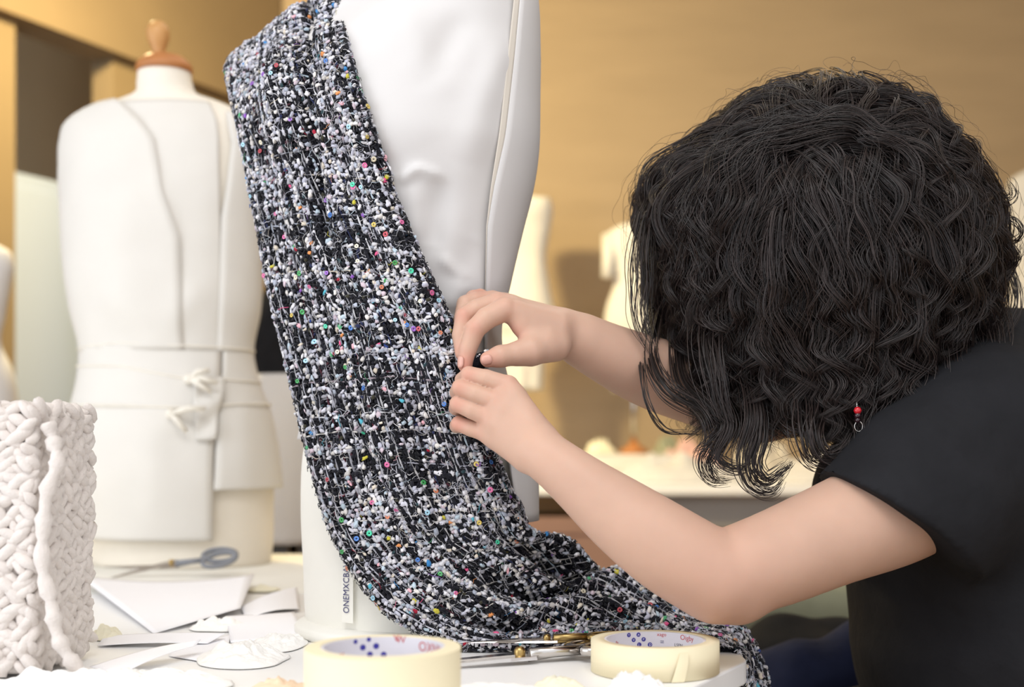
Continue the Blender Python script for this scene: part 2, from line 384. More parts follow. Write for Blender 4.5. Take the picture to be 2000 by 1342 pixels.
# vertical navy lettering low on the form, reading upwards
def on_main(x, y):
    z = CAMZ-(1203-HY)*1.3/F + x*1.0
    th = main.theta_at(682-y*F/1.3, z, -.003); return main.pt(th, z, -.0026)
adopt(text_obj('lettering', 'ONEMXCBAVO', .0088, M['ink_navy'], None, on_main), mf)
def tagpt(px, py): 
    z = CAMZ-(py-HY)*1.3/F; return main.pt(main.theta_at(px, z, -.003), z, -.0035)
V = np.array([[tagpt(px, py) for px in (667, 675, 684, 689)] for py in (1122, 1145, 1170, 1190, 1208, 1222)])
adopt(mesh_np('name_strip', V.reshape(-1, 3), grid_faces(6, 4), M['cream2']), mf)

# the form with the wooden knob, behind on the left
D2 = 2.18
rows = [(138, 321, 51, .95), (165, 322, 54, .95), (188, 325, 66, .8), (203, 322, 110, .55), (220, 318, 150, .45), (242, 316, 179, .44),
        (270, 315, 187, .5), (330, 315, 190, .58), (400, 316, 188, .64), (520, 320, 184, .66), (600, 325, 177, .68), (690, 326, 161, .72),
        (745, 329, 168, .72), (810, 334, 184, .72), (900, 343, 190, .74), (1000, 351, 184, .74), (1070, 353, 180, .74), (1099, 353, 176, .74)]
f2 = Form(D2, rows, yaw=math.radians(-8))
s2 = F/D2
mf2 = thing('dress_form', ((330-CX)/s2, D2, TZ), 'cream dress form with a wooden knob and pinned toile, standing behind the knitted block', 'dress form', None)
adopt(f2.mesh('torso', M['cream'], None, nt=72, nz=110), mf2)
nx = (321-CX)/s2; nz_ = f2.zmax
adopt(MB().lathe([(.048, -.004), (.049, .004), (.045, .012), (.034, .022), (.018, .027), (.001, .028)], (nx, D2, nz_), 36).build('neck_cap', M['wood2'], smooth=True), mf2)
adopt(MB().lathe([(.010, .024), (.0105, .032), (.014, .042), (.0195, .055), (.0205, .066), (.018, .076), (.011, .084), (.001, .087)],
      (nx-.008, D2, nz_), 28, axis=(-.05, 0, 1)).build('knob', M['wood'], smooth=True), mf2)
dsp = crease_disp([(300, 300, 352, 480, 12, .003), (200, 560, 300, 640, 40, .006), (400, 560, 320, 650, 30, .006), (230, 420, 250, 620, 40, .006)], .004, 9, 7)
f2y = [(209), 260, 300, 400, 487, 600, 692]
adopt(f2.patch('bodice_left', M['toile2'], None, f2y, [-1001.2]*7, [226, 272, 300, 318, 352, 356, 360], off=[.014, .013, .012, .011, .011, .010, .008], n=34, thick=.003, sub=50, disp=dsp), mf2)
adopt(f2.patch('bodice_centre', M['toile2'], None, [214, 260, 300, 400, 487, 600, 692], [215, 240, 262, 290, 320, 330, 338], [408, 424, 427, 429, 430, 428, 424], off=.007, n=24, thick=.002, sub=50, disp=dsp), mf2)
adopt(f2.patch('bodice_side', M['toile2'], None, [232, 270, 300, 400, 440, 600, 692], [440, 446, 452, 440, 432, 428, 424], [10000.9]*7, off=.008, n=20, thick=.002, sub=50, disp=dsp), mf2)
adopt(f2.patch('skirt_front', M['toile2'], None, [680, 740, 800, 900, 1045], [-1001.2]*5, [432, 430, 420, 416, 415], off=[.008, .009, .011, .014, .018], n=40, thick=.003, sub=40,
      disp=crease_disp([(300, 820, 290, 1040, 30, .005), (200, 820, 180, 1000, 30, .004)], .004, 9, 3)), mf2)
adopt(f2.patch('skirt_side', M['toile2'], None, [680, 740, 800, 900, 952], [436, 434, 425, 420, 418], [10000.9]*5, off=[.007, .008, .010, .012, .014], n=24, thick=.003, sub=36, disp=crease_disp([(470, 760, 490, 950, 25, .005)], .003, 9, 9)), mf2)
def waist(name, ypts, off=.012, rad=.002):
    th = np.linspace(-PI, PI, 60, endpoint=False); pts = []
    for a in th:
        y = np.interp(math.cos(a), [-1, -.2, .4, 1], ypts); pts.append(f2.pt(a, CAMZ-(y-HY)/s2, off))
    pts.append(pts[0]); return adopt(MB().tube(pts, rad, 6, cap=False).build(name, M['tape_white'], smooth=True), mf2)
waist('waist_tape', [684, 678, 684, 686], .010, .0016); waist('waist_tape', [716, 722, 744, 748], .011, .0018); waist('waist_tape', [792, 796, 800, 790], .015, .0018)
def knot(px, py, off, angs):
    z = CAMZ-(py-HY)/s2; c = f2.pt(f2.theta_at(px, z), z, off); mb = MB()
    mb.lathe([(.001, -.007), (.007, -.005), (.009, 0), (.007, .005), (.001, .007)], c, 10, axis=(1, -.3, .2))
    for an, L in angs:
        e = c+np.array([math.cos(an)*L, -.010, math.sin(an)*L]); m_ = (c+e)/2+np.array([0, -.012, .004])
        mb.tube([c, m_, e], [.004, .005, .0035], 6)
    return adopt(mb.build('tape_knot', M['tape_white'], smooth=True), mf2)
knot(366, 748, .016, [(-.1, .05), (-.5, .045), (.4, .04)]); knot(336, 812, .02, [(.15, .06), (-.8, .04)])
# loose toile drape pinned under the knots
dV = []
for i in range(14):
    y = 742+i*9; z = CAMZ-(y-HY)/s2
    dV.append([f2.pt(f2.theta_at(x_, z), z, .02+.004*math.sin(i*.9+x_*.1)) for x_ in np.linspace(372+i*.6, 428-i*1.2, 9)])
o = adopt(mesh_np('pinned_flap', np.array(dV).reshape(-1, 3), grid_faces(14, 9), M['toile2']), mf2); o.modifiers.new('t', 'SOLIDIFY').thickness = .002

# small forms far behind
def stand(t, c, y, ztop, zbase, r=.09):
    adopt(MB().lathe([(.012, zbase), (.012, ztop+.02)], (c, y, 0), 12).build('pole', M['steel'], smooth=True), t)
    adopt(MB().lathe([(r, zbase), (r, zbase+.015), (r*.5, zbase+.03), (.014, zbase+.05)], (c, y, 0), 28).build('foot', M['wood2'], smooth=True), t)
def far_form(d, rows, label, mtop, zbase, yaw=0.0, mskirt=None, skirt_y=None, hem_off=.02, nt=40, foot_r=.09):
    f = Form(d, rows, yaw); c = f.val[0, 0]
    t = thing('dress_form', (c, d, zbase), label, 'dress form')
    adopt(f.mesh('torso', mtop, None, nt=nt, nz=50, disp=crease_disp([], .006, 7, d)), t)
    stand(t, c, d, f.zmin, zbase, foot_r)
    if mskirt is not None:
        z0 = CAMZ-(skirt_y[1]-HY)*d/F; z1 = CAMZ-(skirt_y[0]-HY)*d/F
        th = np.linspace(0, 2*PI, 64, endpoint=False); zs = np.linspace(z0, z1, 24)
        V = f.pt(th[None, :], zs[:, None], .006)
        k = ((z1-zs)/(z1-z0))[:, None]
        cxy = f.pt(th[None, :], zs[:, None], 0).mean(1, keepdims=True)
        wv = 1+k*(hem_off*4+.06*np.sin(th*7)[None, :])
        V[..., 0] = cxy[..., 0]+(V[..., 0]-cxy[..., 0])*wv; V[..., 1] = cxy[..., 1]+(V[..., 1]-cxy[..., 1])*wv
        o = adopt(mesh_np('skirt', V.reshape(-1, 3), grid_faces(24, 64, True), mskirt), t); o.modifiers.new('t', 'SOLIDIFY').thickness = .004
    return f, t
ZB = CAMZ-.153   # top of the long back bench
fA, tA = far_form(4.85, [(388, 1020, 54, .5), (400, 1020, 58, .6), (450, 1020, 54, .6), (505, 1019, 47, .65), (560, 1019, 54, .65), (610, 1018, 63, .7), (640, 1017, 60, .7), (655, 1016, 52, .7)],
        'strapless white form on the back bench, just behind the upper forearm', M['toile2'], ZB, 0, M['toile2'], (600, 762), -.06)
fB, tB = far_form(4.85, [(440, 1236, 24, .9), (452, 1236, 46, .5), (470, 1237, 54, .55), (520, 1240, 48, .65), (548, 1241, 42, .7), (600, 1242, 58, .7), (630, 1242, 62, .7), (670, 1240, 50, .7), (700, 1238, 40, .7)],
        'white form with a short sleeve on the back bench, half hidden by the dark curls', M['toile2'], ZB+.10, 0, foot_r=.055)
zsl = [CAMZ-(y-HY)*4.85/F for y in (462, 500, 545)]
adopt(MB().tube([((1190-CX)/F*4.85, 4.85, zsl[0]), ((1188-CX)/F*4.85, 4.82, zsl[1]), ((1184-CX)/F*4.85, 4.80, zsl[2])], [.03, .026, .022], 14).build('sleeve', M['toile2'], smooth=True), tB)
tl = MB().tube([((1200-CX)/F*4.85, 4.80, CAMZ-(650-HY)*4.85/F), ((1202-CX)/F*4.85, 4.78, CAMZ-(710-HY)*4.85/F), ((1203-CX)/F*4.85, 4.78, CAMZ-(766-HY)*4.85/F)], [.02, .026, .022], 10)
adopt(tl.build('toile_tail', M['toile2'], smooth=True), tB)
far_form(4.7, [(330, 2040, 30, .9), (345, 2040, 60, .5), (370, 2040, 72, .55), (430, 2040, 70, .65), (500, 2040, 62, .7), (560, 2040, 66, .7), (640, 2040, 76, .7)],
        'white form at the right edge, behind the back of the curly hair', M['toile'], ZB, 0)
far_form(3.0, [(470, -42, 20, .9), (488, -42, 58, .5), (510, -42, 67, .55), (560, -42, 62, .65), (620, -42, 50, .7), (670, -42, 42, .72), (720, -42, 64, .72), (800, -42, 76, .74), (900, -42, 78, .74)],
        'white form at the left edge, in front of the tall opening', M['toile'], .01, 0)
far_form(2.70, [(545, 566, 34, .8), (575, 567, 54, .6), (610, 568, 71, .6), (650, 570, 82, .65), (700, 571, 78, .66), (736, 572, 72, .7), (800, 573, 84, .72), (900, 573, 90, .72), (1000, 573, 90, .72)],
        'black form in a white skirt, behind the knobbed dress form', M['black_cloth'], .01, 0, M['toile'], (732, 1058), .03)

# the long back bench and what lies on it
t = thing('back_bench', (1.2, 4.85, 0), 'long white bench against the kraft wall behind the arms', 'table')
adopt(MB().box((1.35, 4.79, ZB-.02), (2.95, .78, .04)).build('benchtop', M['tabletop'], bevel=.006), t)
adopt(MB().box((1.55, 4.48, ZB-.10), (2.45, .03, .12)).build('apron', M['grey_metal']), t)
for x in (-.08, .62, 1.5, 2.7):
    adopt(MB().box((x, 4.5, (ZB-.04)/2), (.06, .06, ZB-.04)).build('leg', M['grey_metal']), t)
    adopt(MB().box((x, 5.08, (ZB-.04)/2), (.06, .06, ZB-.04)).build('leg', M['grey_metal']), t)
adopt(MB().box((1.5, 4.72, .18), (2.7, .5, .03)).build('shelf', M['brownwood']), t)
def carton(c, size, label, material, open_lid=False):
    t = thing('storage_box', (c[0], c[1], c[2]), label, 'box')
    adopt(MB().box((c[0], c[1], c[2]+size[2]/2), size).build('body', material, bevel=.004), t)
    adopt(MB().box((c[0], c[1], c[2]+size[2]-.03), (size[0]+.012, size[1]+.012, .06)).build('lid', material, bevel=.004), t)
carton((.22, 4.50, .196), (.42, .30, .55), 'pinkish-brown box under the bench, right beside the dress form', M['cardboard'])
carton((.60, 4.64, .196), (.26, .34, .46), 'dark brown box under the bench, behind the near forearm', M['brownwood'])
carton((1.05, 4.72, .196), (.5, .34, .42), 'wide brown box under the bench, seen above the bent elbow', M['brownwood'])
carton((-.56, 3.10, .0), (.34, .3, .76), 'dark box added for the shaded gap below the white skirt', M['gapshade'])  # added box: its dark colour stands in for shade under the skirt

def heap(name, c, sx, sy, h, material, label, cat, seed, n=40, flat=.5):
    """a soft crumpled pile of cloth with folded relief"""
    us = np.linspace(-1, 1, n); V = np.zeros((n, n, 3)); 
    for i, v in enumerate(us):
        for j, u in enumerate(us):
            x = u*math.sqrt(1-v*v/2); y = v*math.sqrt(1-u*u/2); r = min(1, math.hypot(x, y))
            wob = 1+.22*noise.noise(Vector((x*1.3, y*1.3, seed)))
            rid = abs(noise.noise(Vector((x*2.8+seed, y*4.0, seed*.7))))+.5*abs(noise.noise(Vector((x*6.5+seed, y*7.0, seed*.3))))
            z = h*((1-r**2.2))*(.55+flat*noise.noise(Vector((x*1.7, y*1.7, seed*2))) + .9*rid)
            V[i, j] = (c[0]+x*sx*wob, c[1]+y*sy*wob, c[2]+max(z, 0)+.001)
    o = mesh_np(name, V.reshape(-1, 3), grid_faces(n, n), material)
    m_ = o.modifiers.new('t', 'SOLIDIFY'); m_.thickness = .0008; m_.offset = 1
    if label: tag(o, label, cat)
    return o
carton((.469, 4.85, ZB), (.40, .26, .10), 'flat white box on the back bench under a stand foot', M['toile2'])
heap('folded_cloth', (.60, 4.53, ZB), .25, .08, .09, M['toile'], 'white cloth heap on the back bench, nearest the forearm', 'cloth', 1.3)
heap('folded_cloth', (1.20, 4.58, ZB), .30, .13, .11, M['toile'], 'white cloth heap on the back bench, below the hanging curls', 'cloth', 4.1)
heap('pink_cloth', (.66, 4.66, ZB), .16, .05, .12, M['pinkcloth'], 'pale pink cloth lying on the back bench', 'cloth', 2.3)
heap('green_cloth', (.60, 4.85, ZB+.102), .058, .07, .07, M['greencloth'], 'grey-green bundle on the flat box beside a stand foot', 'cloth', 6.7)
heap('cream_cloth', (.34, 4.85, ZB+.102), .06, .07, .05, M['cream_scrap'], 'cream bundle on the flat box left of the stand foot', 'cloth', 3.9)
heap('tan_cloth', (.98, 4.92, ZB), .15, .1, .16, M['seam'], 'tan bundle on the back bench behind the curls', 'cloth', 9.2)
# ------------------------------------------------------------------ tweed cloth
def front_y(f, X, Z, off):
    """front surface depth of a form at world x, z (nan where the form is not)"""
    zz = Z
    if f.tilt: zz = Z-f.tilt(Z)*(X-f.sec(np.clip(Z, f.zmin, f.zmax))[:, 0])
    v = f.sec(np.clip(zz, f.zmin, f.zmax)); a = v[:, 1]+off; b = v[:, 2]+off
    c, s = math.cos(f.yaw), math.sin(f.yaw); dx = X-v[:, 0]
    # (dx c + dy s)^2/a^2 + (-dx s + dy c)^2/b^2 = 1
    A = s*s/a**2+c*c/b**2; B = 2*dx*c*s*(1/a**2-1/b**2); C = dx*dx*(c*c/a**2+s*s/b**2)-1
    D = B*B-4*A*C
    y = np.where(D > 0, f.d0+(-B-np.sqrt(np.maximum(D, 0)))/(2*A), np.nan)
    return np.where((zz < f.zmax+.02) & (zz > f.zmin), y, np.nan)

ST = [  # k, L(px,py,d), R(px,py,d), bulge
 (-1.2, (470, 150, 1.60), (640, 40, 1.52), .000),
 (-.5, (452, 114, 1.53), (650, -34, 1.45), .000),
 (0, (443, 124, 1.475), (659, -24, 1.40), .004),
 (1, (440, 178, 1.45), (683, 120, 1.345), .018),
 (2, (458, 270, 1.42), (722, 258, 1.30), .024),
 (3, (479, 400, 1.40), (771, 390, 1.275), .026),
 (4, (501, 530, 1.38), (838, 540, 1.268), .028),
 (5, (532, 660, 1.36), (892, 650, 1.268), .028),
 (6, (560, 780, 1.34), (932, 770, 1.272), .028),
 (7, (589, 895, 1.325), (972, 890, 1.28), .028),
 (8, (622, 1010, 1.31), (1014, 980, 1.295), .030),
 (9, (675, 1108, 1.285), (1045, 1037, 1.325), .030),
 (10, (745, 1192, 1.262), (1112, 1062, 1.355), .030),
 (11, (826, 1240, 1.255), (1150, 1108, 1.375), .028),
 (12, (915, 1270, 1.256), (1184, 1128, 1.39), .024),
 (13, (1040, 1274, 1.257), (1228, 1122, 1.39), .022),
 (14, (1150, 1268, 1.26), (1285, 1152, 1.37), .020),
 (15, (1290, 1272, 1.257), (1345, 1200, 1.345), .014),
 (16, (1400, 1275, 1.2575), (1418, 1214, 1.335), .010),
 (17, (1444, 1279, 1.25), (1450, 1226, 1.33), .004),
 (18, (1455, 1300, 1.25), (1472, 1262, 1.32), .000),
 (19, (1460, 1335, 1.25), (1489, 1310, 1.315), .000),
 (20, (1465, 1390, 1.25), (1500, 1372, 1.31), .000),
 (21, (1467, 1450, 1.25), (1503, 1440, 1.31), .000)]
kk = np.array([s[0] for s in ST]); LL = np.array([P(*s[1]) for s in ST]); RR = np.array([P(*s[2]) for s in ST]); BB = np.array([s[3] for s in ST])
NV, NU = 560, 130
kf = np.linspace(kk[0], kk[-1], 900)
Lf = cat_interp(kk, LL, kf); Rf = cat_interp(kk, RR, kf); Bf = cat_interp(kk, BB, kf)[:, 0]
mid = (Lf+Rf)/2; arc_l = np.concatenate([[0], np.cumsum(np.linalg.norm(np.diff(mid, axis=0), axis=1))])
s_ = np.linspace(0, arc_l[-1], NV); kv = np.interp(s_, arc_l, kf)
Lv = cat_interp(kk, LL, kv); Rv = cat_interp(kk, RR, kv); Bv = cat_interp(kk, BB, kv)[:, 0]
u = np.linspace(0, 1, NU)
S = Lv[:, None, :]*(1-u)[None, :, None]+Rv[:, None, :]*u[None, :, None]
toward = np.array([0, -1.0, 0.25])
S = S + (4*u*(1-u))[None, :, None]*Bv[:, None, None]*toward
# keep clear of the dressed form
yf = front_y(main, S[..., 0].ravel(), S[..., 2].ravel(), .013).reshape(S.shape[:2])
low = np.where(np.isnan(yf), S[..., 1], np.minimum(S[..., 1], yf))
act = ((kv > 0.6) & (kv < 11.5))[:, None]
S[..., 1] = np.where(act, low, S[..., 1])
for it in range(14):   # relax the depth so the cloth stays taut, never into the form
    y = S[..., 1]; q = y.copy()
    q[1:-1, 1:-1] = (y[:-2, 1:-1]+y[2:, 1:-1]+y[1:-1, :-2]+y[1:-1, 2:])/4
    q[1:-1, 0] = (y[:-2, 0]+y[2:, 0])/2; q[1:-1, -1] = (y[:-2, -1]+y[2:, -1])/2
    S[..., 1] = np.where(act & ~np.isnan(yf), np.minimum(q, yf), q)
def normals(S):
    du = np.gradient(S, axis=1); dv = np.gradient(S, axis=0)
    n = np.cross(dv, du); n /= np.linalg.norm(n, axis=-1, keepdims=True)+1e-12
    return n
N0 = normals(S)
if N0[NV//2, NU//2, 1] > 0: N0 = -N0; FLIP = -1
else: FLIP = 1
# folds: (k list, u list, amp list, width)
FOLDS = [
 ([-1, 0, 1, 2, 3, 4, 6], [.74, .76, .73, .64, .55, .49, .45], [-.002, -.014, -.030, -.022, -.011, -.005, 0], .032),
 ([-1, 0, 1, 2, 3, 4, 6], [.60, .58, .50, .40, .34, .32, .30], [.001, .003, .011, .008, .004, .002, 0], .10),
 ([-1, 0, 2, 4, 6], [.30, .30, .26, .22, .2], [0, -.001, -.006, -.004, 0], .07),
 ([2, 4, 6, 8, 9, 10], [.82, .76, .72, .66, .62, .6], [0, -.005, -.008, -.010, -.008, 0], .07),
 ([3, 5, 7, 9, 11], [.22, .28, .33, .34, .36], [0, -.006, -.009, -.008, 0], .08),
 ([4, 6, 8, 10], [.5, .52, .5, .5], [0, .006, .008, 0], .10),
 ([7, 7.6, 8.4, 9, 10, 11, 12, 13], [.72, .71, .75, .78, .82, .82, .88, .95], [0, -.010, -.020, -.026, -.030, -.030, -.022, 0], .075),
 ([8, 9, 10, 11, 12, 13, 14], [.90, .92, .95, .95, .97, .97, 1], [0, .012, .020, .018, .006, 0, 0], .09),
 ([8.5, 9.3, 10, 11, 12, 13, 14, 15], [.40, .42, .47, .55, .62, .68, .74, .8], [0, -.009, -.017, -.022, -.024, -.020, -.010, 0], .07),
 ([9, 10, 11, 12, 13, 14, 15], [.55, .62, .68, .76, .84, .88, .9], [0, .010, .015, .016, .017, .010, 0], .09),
 ([10, 11, 12, 13, 14, 15, 16], [.10, .18, .28, .40, .50, .55, .6], [0, -.008, -.018, -.018, -.014, -.006, 0], .075),
 ([10, 11, 12, 13, 14, 15], [.25, .35, .45, .54, .62, .66], [0, .009, .013, .013, .008, 0], .09),
 ([16, 17, 18, 20, 21], [.5, .5, .5, .5, .5], [0, -.006, -.012, -.016, -.016], .2)]
D = np.zeros((NV, NU))
for (ks, us, am, wd) in FOLDS:
    uc = np.interp(kv, ks, us)[:, None]; a_ = np.interp(kv, ks, am, left=am[0] if ks[0] < 0 else 0, right=am[-1] if ks[-1] > 20 else 0)[:, None]
    D += a_*np.exp(-((u[None, :]-uc)/wd)**2)
fine = np.array([[noise.noise(Vector((j*.09, i*.018, 3.1)))*.0035+noise.noise(Vector((j*.2, i*.05, 8.1)))*.0015 for j in range(NU)] for i in range(NV)])
fine *= np.interp(kv, [0, 3, 8, 10, 16], [.6, .8, 1.0, 1.5, 1.2])[:, None]
D += fine
e = np.minimum(u, 1-u); D -= (.012*np.exp(-(e/.035)**2))[None, :]*np.interp(kv, [.3, 1.3, 9, 12, 16], [.15, 1, 1, .3, .3])[:, None]
S = S+N0*D[..., None]
yf = front_y(main, S[..., 0].ravel(), S[..., 2].ravel(), .009).reshape(S.shape[:2])
S[..., 1] = np.where(act & ~np.isnan(yf), np.minimum(S[..., 1], yf), S[..., 1])
on_t = (S[..., 0] < .224) & (S[..., 1] < 1.72)
S[..., 2] = np.where(on_t & (kv > 9)[:, None], np.maximum(S[..., 2], TZ+.005), S[..., 2])
# behind the visible ridge the cloth falls back to the table
tail = []
for j, t_ in enumerate(np.linspace(.12, 1, 10)):
    q = S[:, -1, :].copy(); m_ = np.interp(kv, [9, 10.5, 16, 17], [0, 1, 1, .3])
    q[:, 1] += (.012+.05*m_)*math.sin(t_*1.5); q[:, 2] -= m_*np.maximum(S[:, -1, 2]-TZ-.006, 0)*(1-math.cos(t_*PI/2))+.004*t_
    tail.append(q)
S = np.concatenate([S, np.stack(tail, 1)], 1); NU2 = S.shape[1]
NN = normals(S)*FLIP
tweed = mesh_np('tweed_cloth', S.reshape(-1, 3), grid_faces(NV, NU2) if FLIP < 0 else grid_faces(NV, NU2)[:, ::-1].copy(), mat('black_tweed_ground', (20, 20, 26), 0.95, 0.1, nscale=300, namp=0.5, bump=0.9, bscale=700, bdist=0.002))
tag(tweed, 'long black and white bouclé tweed with coloured sequins, draped over the middle dress form', 'fabric')
sd = tweed.modifiers.new('thickness', 'SOLIDIFY'); sd.thickness = .0035; sd.offset = -1.0

def samp(iv, iu):
    """bilinear sample of position, normal and the two tangents at fractional grid indices"""
    iv = np.clip(iv, 0, NV-1.001); iu = np.clip(iu, 0, NU2-1.001)
    a = iv.astype(int); b = iu.astype(int); fa = (iv-a)[:, None]; fb = (iu-b)[:, None]
    def bl(A): return A[a, b]*(1-fa)*(1-fb)+A[a+1, b]*fa*(1-fb)+A[a, b+1]*(1-fa)*fb+A[a+1, b+1]*fa*fb
    n = bl(NN); n /= np.linalg.norm(n, axis=1, keepdims=True)
    tv = S[np.minimum(a+1, NV-1), b]-S[a, b]; tv -= n*(tv*n).sum(1, keepdims=True); tv /= np.linalg.norm(tv, axis=1, keepdims=True)+1e-12
    return bl(S), n, tv, np.cross(n, tv)

# yarn cells
du_len = np.linalg.norm(np.diff(S, axis=1), axis=2).sum(1).mean(); NW = int(np.linalg.norm(np.diff(S[:, :NU], axis=1), axis=2).sum(1).mean()/.0044)
NH = int(arc_l[-1]/.0046)
wj = (np.arange(NW)+.5)/NW*(NU-1); tailc = NU-1+np.arange(1, 10, 2.0)
wj = np.concatenate([wj, tailc]); NW = len(wj)
hi = (np.arange(NH)+.5)/NH*(NV-1)
IV, IU = np.meshgrid(hi, wj, indexing='ij'); IV = IV+rng.normal(0, .40, IV.shape); IU = IU+rng.normal(0, .30, IU.shape)
warp_b = rng.normal(0, .20, NW); weft_b = rng.normal(0, .20, NH)
patch = np.array([[noise.noise(Vector((j*.16, i*.10, 1.7))) for j in range(NW)] for i in range(NH)])
pw = .385+warp_b[None, :]+weft_b[:, None]+.34*patch
white = rng.random(pw.shape) < pw
ico_bm = bmesh.new(); bmesh.ops.create_icosphere(ico_bm, subdivisions=1, radius=1.0)
IC = np.array([v.co[:] for v in ico_bm.verts]); IFc = np.array([[v.index for v in f.verts] for f in ico_bm.faces]); ico_bm.free()
ico_bm = bmesh.new(); bmesh.ops.create_icosphere(ico_bm, subdivisions=2, radius=1.0)
IC2 = np.array([v.co[:] for v in ico_bm.verts]); IF2 = np.array([[v.index for v in f.verts] for f in ico_bm.faces]); ico_bm.free()

def nubs(name, iv, iu, rlong, rshort, along, lift, cols, material, parent, base=IC, faces=IFc, jit=.22):
    n = len(iv); p, nr, tv, tu = samp(iv, iu)
    ca, sa = np.cos(along)[:, None], np.sin(along)[:, None]
    ax = tv*ca+tu*sa; bx = np.cross(nr, ax)
    tiltv = rng.normal(0, .25, (n, 1)); ax = ax+nr*tiltv; ax /= np.linalg.norm(ax, axis=1, keepdims=True); cx = np.cross(ax, bx)
    B = base[None]*(1+rng.normal(0, jit, (n, len(base), 1)))
    rl = rlong[:, None, None]; rs = rshort[:, None, None]; r3 = rs*rng.uniform(.7, 1.05, (n, 1, 1))
    V = (p+nr*lift[:, None])[:, None]+ax[:, None]*B[..., 0:1]*rl+bx[:, None]*B[..., 1:2]*rs+cx[:, None]*B[..., 2:3]*r3
    m = len(base); Fc = (faces[None]+(np.arange(n)*m)[:, None, None]).reshape(-1, 3)
    o = mesh_np(name, V.reshape(-1, 3), Fc, material, parent)
    at = o.data.attributes.new('yarn_colour', 'FLOAT_COLOR', 'POINT')
    c4 = np.concatenate([np.repeat(cols, m, 0), np.ones((n*m, 1))], 1)
    at.data.foreach_set('color', c4.astype(np.float32).ravel())
    o['kind'] = 'stuff'
    return o
def attr_mat(name, rough, sheen, bump):
    m = mat(name, (128, 128, 128), rough, .2, bump=bump, bscale=900, bdist=.0008, sheen=sheen)
    nt = m.node_tree; a = nt.nodes.new('ShaderNodeAttribute'); a.attribute_name = 'yarn_colour'
    nt.links.new(a.outputs['Color'], nt.nodes['Principled BSDF'].inputs['Base Color']); return m
YM = attr_mat('boucle_yarn', .9, .15, .5)
L_ = lambda *c: np.array(lin(c))
pal = np.array([L_(226, 224, 228), L_(205, 204, 214), L_(190, 190, 204), L_(224, 219, 214), L_(176, 182, 196), L_(214, 196, 206), L_(190, 206, 218), L_(160, 158, 166), L_(226, 214, 196)])
palp = np.array([.30, .20, .13, .12, .08, .04, .05, .06, .02])
vivid = np.array([L_(226, 92, 140), L_(60, 130, 190), L_(230, 150, 90), L_(200, 190, 70), L_(90, 170, 120), L_(140, 90, 180), L_(170, 40, 60), L_(240, 180, 190), L_(90, 180, 200), L_(40, 60, 120)])
def cols_white(n):
    c = pal[rng.choice(len(pal), n, p=palp)]*rng.uniform(.68, 1.06, (n, 1)); k = rng.random(n) < .035
    c[k] = vivid[rng.integers(0, len(vivid), k.sum())]; return np.clip(c, 0, .85)
def cols_black(n):
    c = np.tile(L_(24, 24, 32), (n, 1))*rng.uniform(.4, 1.5, (n, 1)); k = rng.random(n) < .07
    c[k] = np.array([L_(40, 46, 78), L_(58, 56, 44), L_(70, 34, 44), L_(44, 66, 72)])[rng.integers(0, 4, k.sum())]; return c
W_ = white.ravel(); iv = IV.ravel(); iu = IU.ravel()
vis = (iv > 4)
w_i = np.where(W_ & vis)[0]; b_i = np.where(~W_ & vis)[0]
def ang(n): return np.where(rng.random(n) < .55, 0, PI/2)+rng.normal(0, .45, n)
n = len(w_i)
nubs('white_nub_yarn', iv[w_i], iu[w_i], rng.uniform(.0020, .0040, n), rng.uniform(.0014, .0026, n), ang(n), rng.uniform(.0012, .0030, n), cols_white(n), YM, tweed, IC2, IF2, .20)
n2 = int(n*.45); pick = rng.choice(w_i, n2)
nubs('white_slub_yarn', iv[pick]+rng.normal(0, 1.0, n2), iu[pick]+rng.normal(0, .8, n2), rng.uniform(.0012, .0032, n2), rng.uniform(.0007, .0013, n2), ang(n2), rng.uniform(.0018, .0034, n2), cols_white(n2), YM, tweed, jit=.2)
n = len(b_i)
nubs('black_nub_yarn', iv[b_i], iu[b_i], rng.uniform(.0020, .0036, n), rng.uniform(.0014, .0023, n), ang(n), rng.uniform(.0006, .0024, n), cols_black(n), YM, tweed, jit=.25)
# fine threads curling over the weave, and the frayed edges
def threads(name, iv, iu, length, rad, cols, along, lift0, parent, seg=6):
    n = len(iv); p, nr, tv, tu = samp(iv, iu)
    ca, sa = np.cos(along)[:, None], np.sin(along)[:, None]; ax = tv*ca+tu*sa; bx = np.cross(nr, ax)
    t = np.linspace(-.5, .5, seg); ph = rng.uniform(0, 6.28, (n, 1)); fr = rng.uniform(4, 11, (n, 1)); am = rng.uniform(.0006, .0022, (n, 1))
    C = p[:, None]+ax[:, None]*(t[None]*length[:, None])[..., None]+bx[:, None]*(am*np.sin(fr*t[None]+ph))[..., None]+nr[:, None]*(lift0[:, None]+.001*np.cos(t*5)[None])[..., None]
    tri = [(math.cos(a), math.sin(a)) for a in (0.5, 2.6, 4.7)]
    V = np.stack([C+bx[:, None]*(x*rad)[:, None, None]+nr[:, None]*(y*rad)[:, None, None] for x, y in tri], 2)
    base = []
    for i in range(seg-1):
        for k in range(3):
            base.append((i*3+k, i*3+(k+1) % 3, (i+1)*3+(k+1) % 3, (i+1)*3+k))
    base = np.array(base); Fc = (base[None]+(np.arange(n)*seg*3)[:, None, None]).reshape(-1, 4)
    o = mesh_np(name, V.reshape(-1, 3), Fc, YM, parent)
    at = o.data.attributes.new('yarn_colour', 'FLOAT_COLOR', 'POINT')
    at.data.foreach_set('color', np.concatenate([np.repeat(cols, seg*3, 0), np.ones((n*seg*3, 1))], 1).astype(np.float32).ravel()); o['kind'] = 'stuff'
    return o
n = 4200
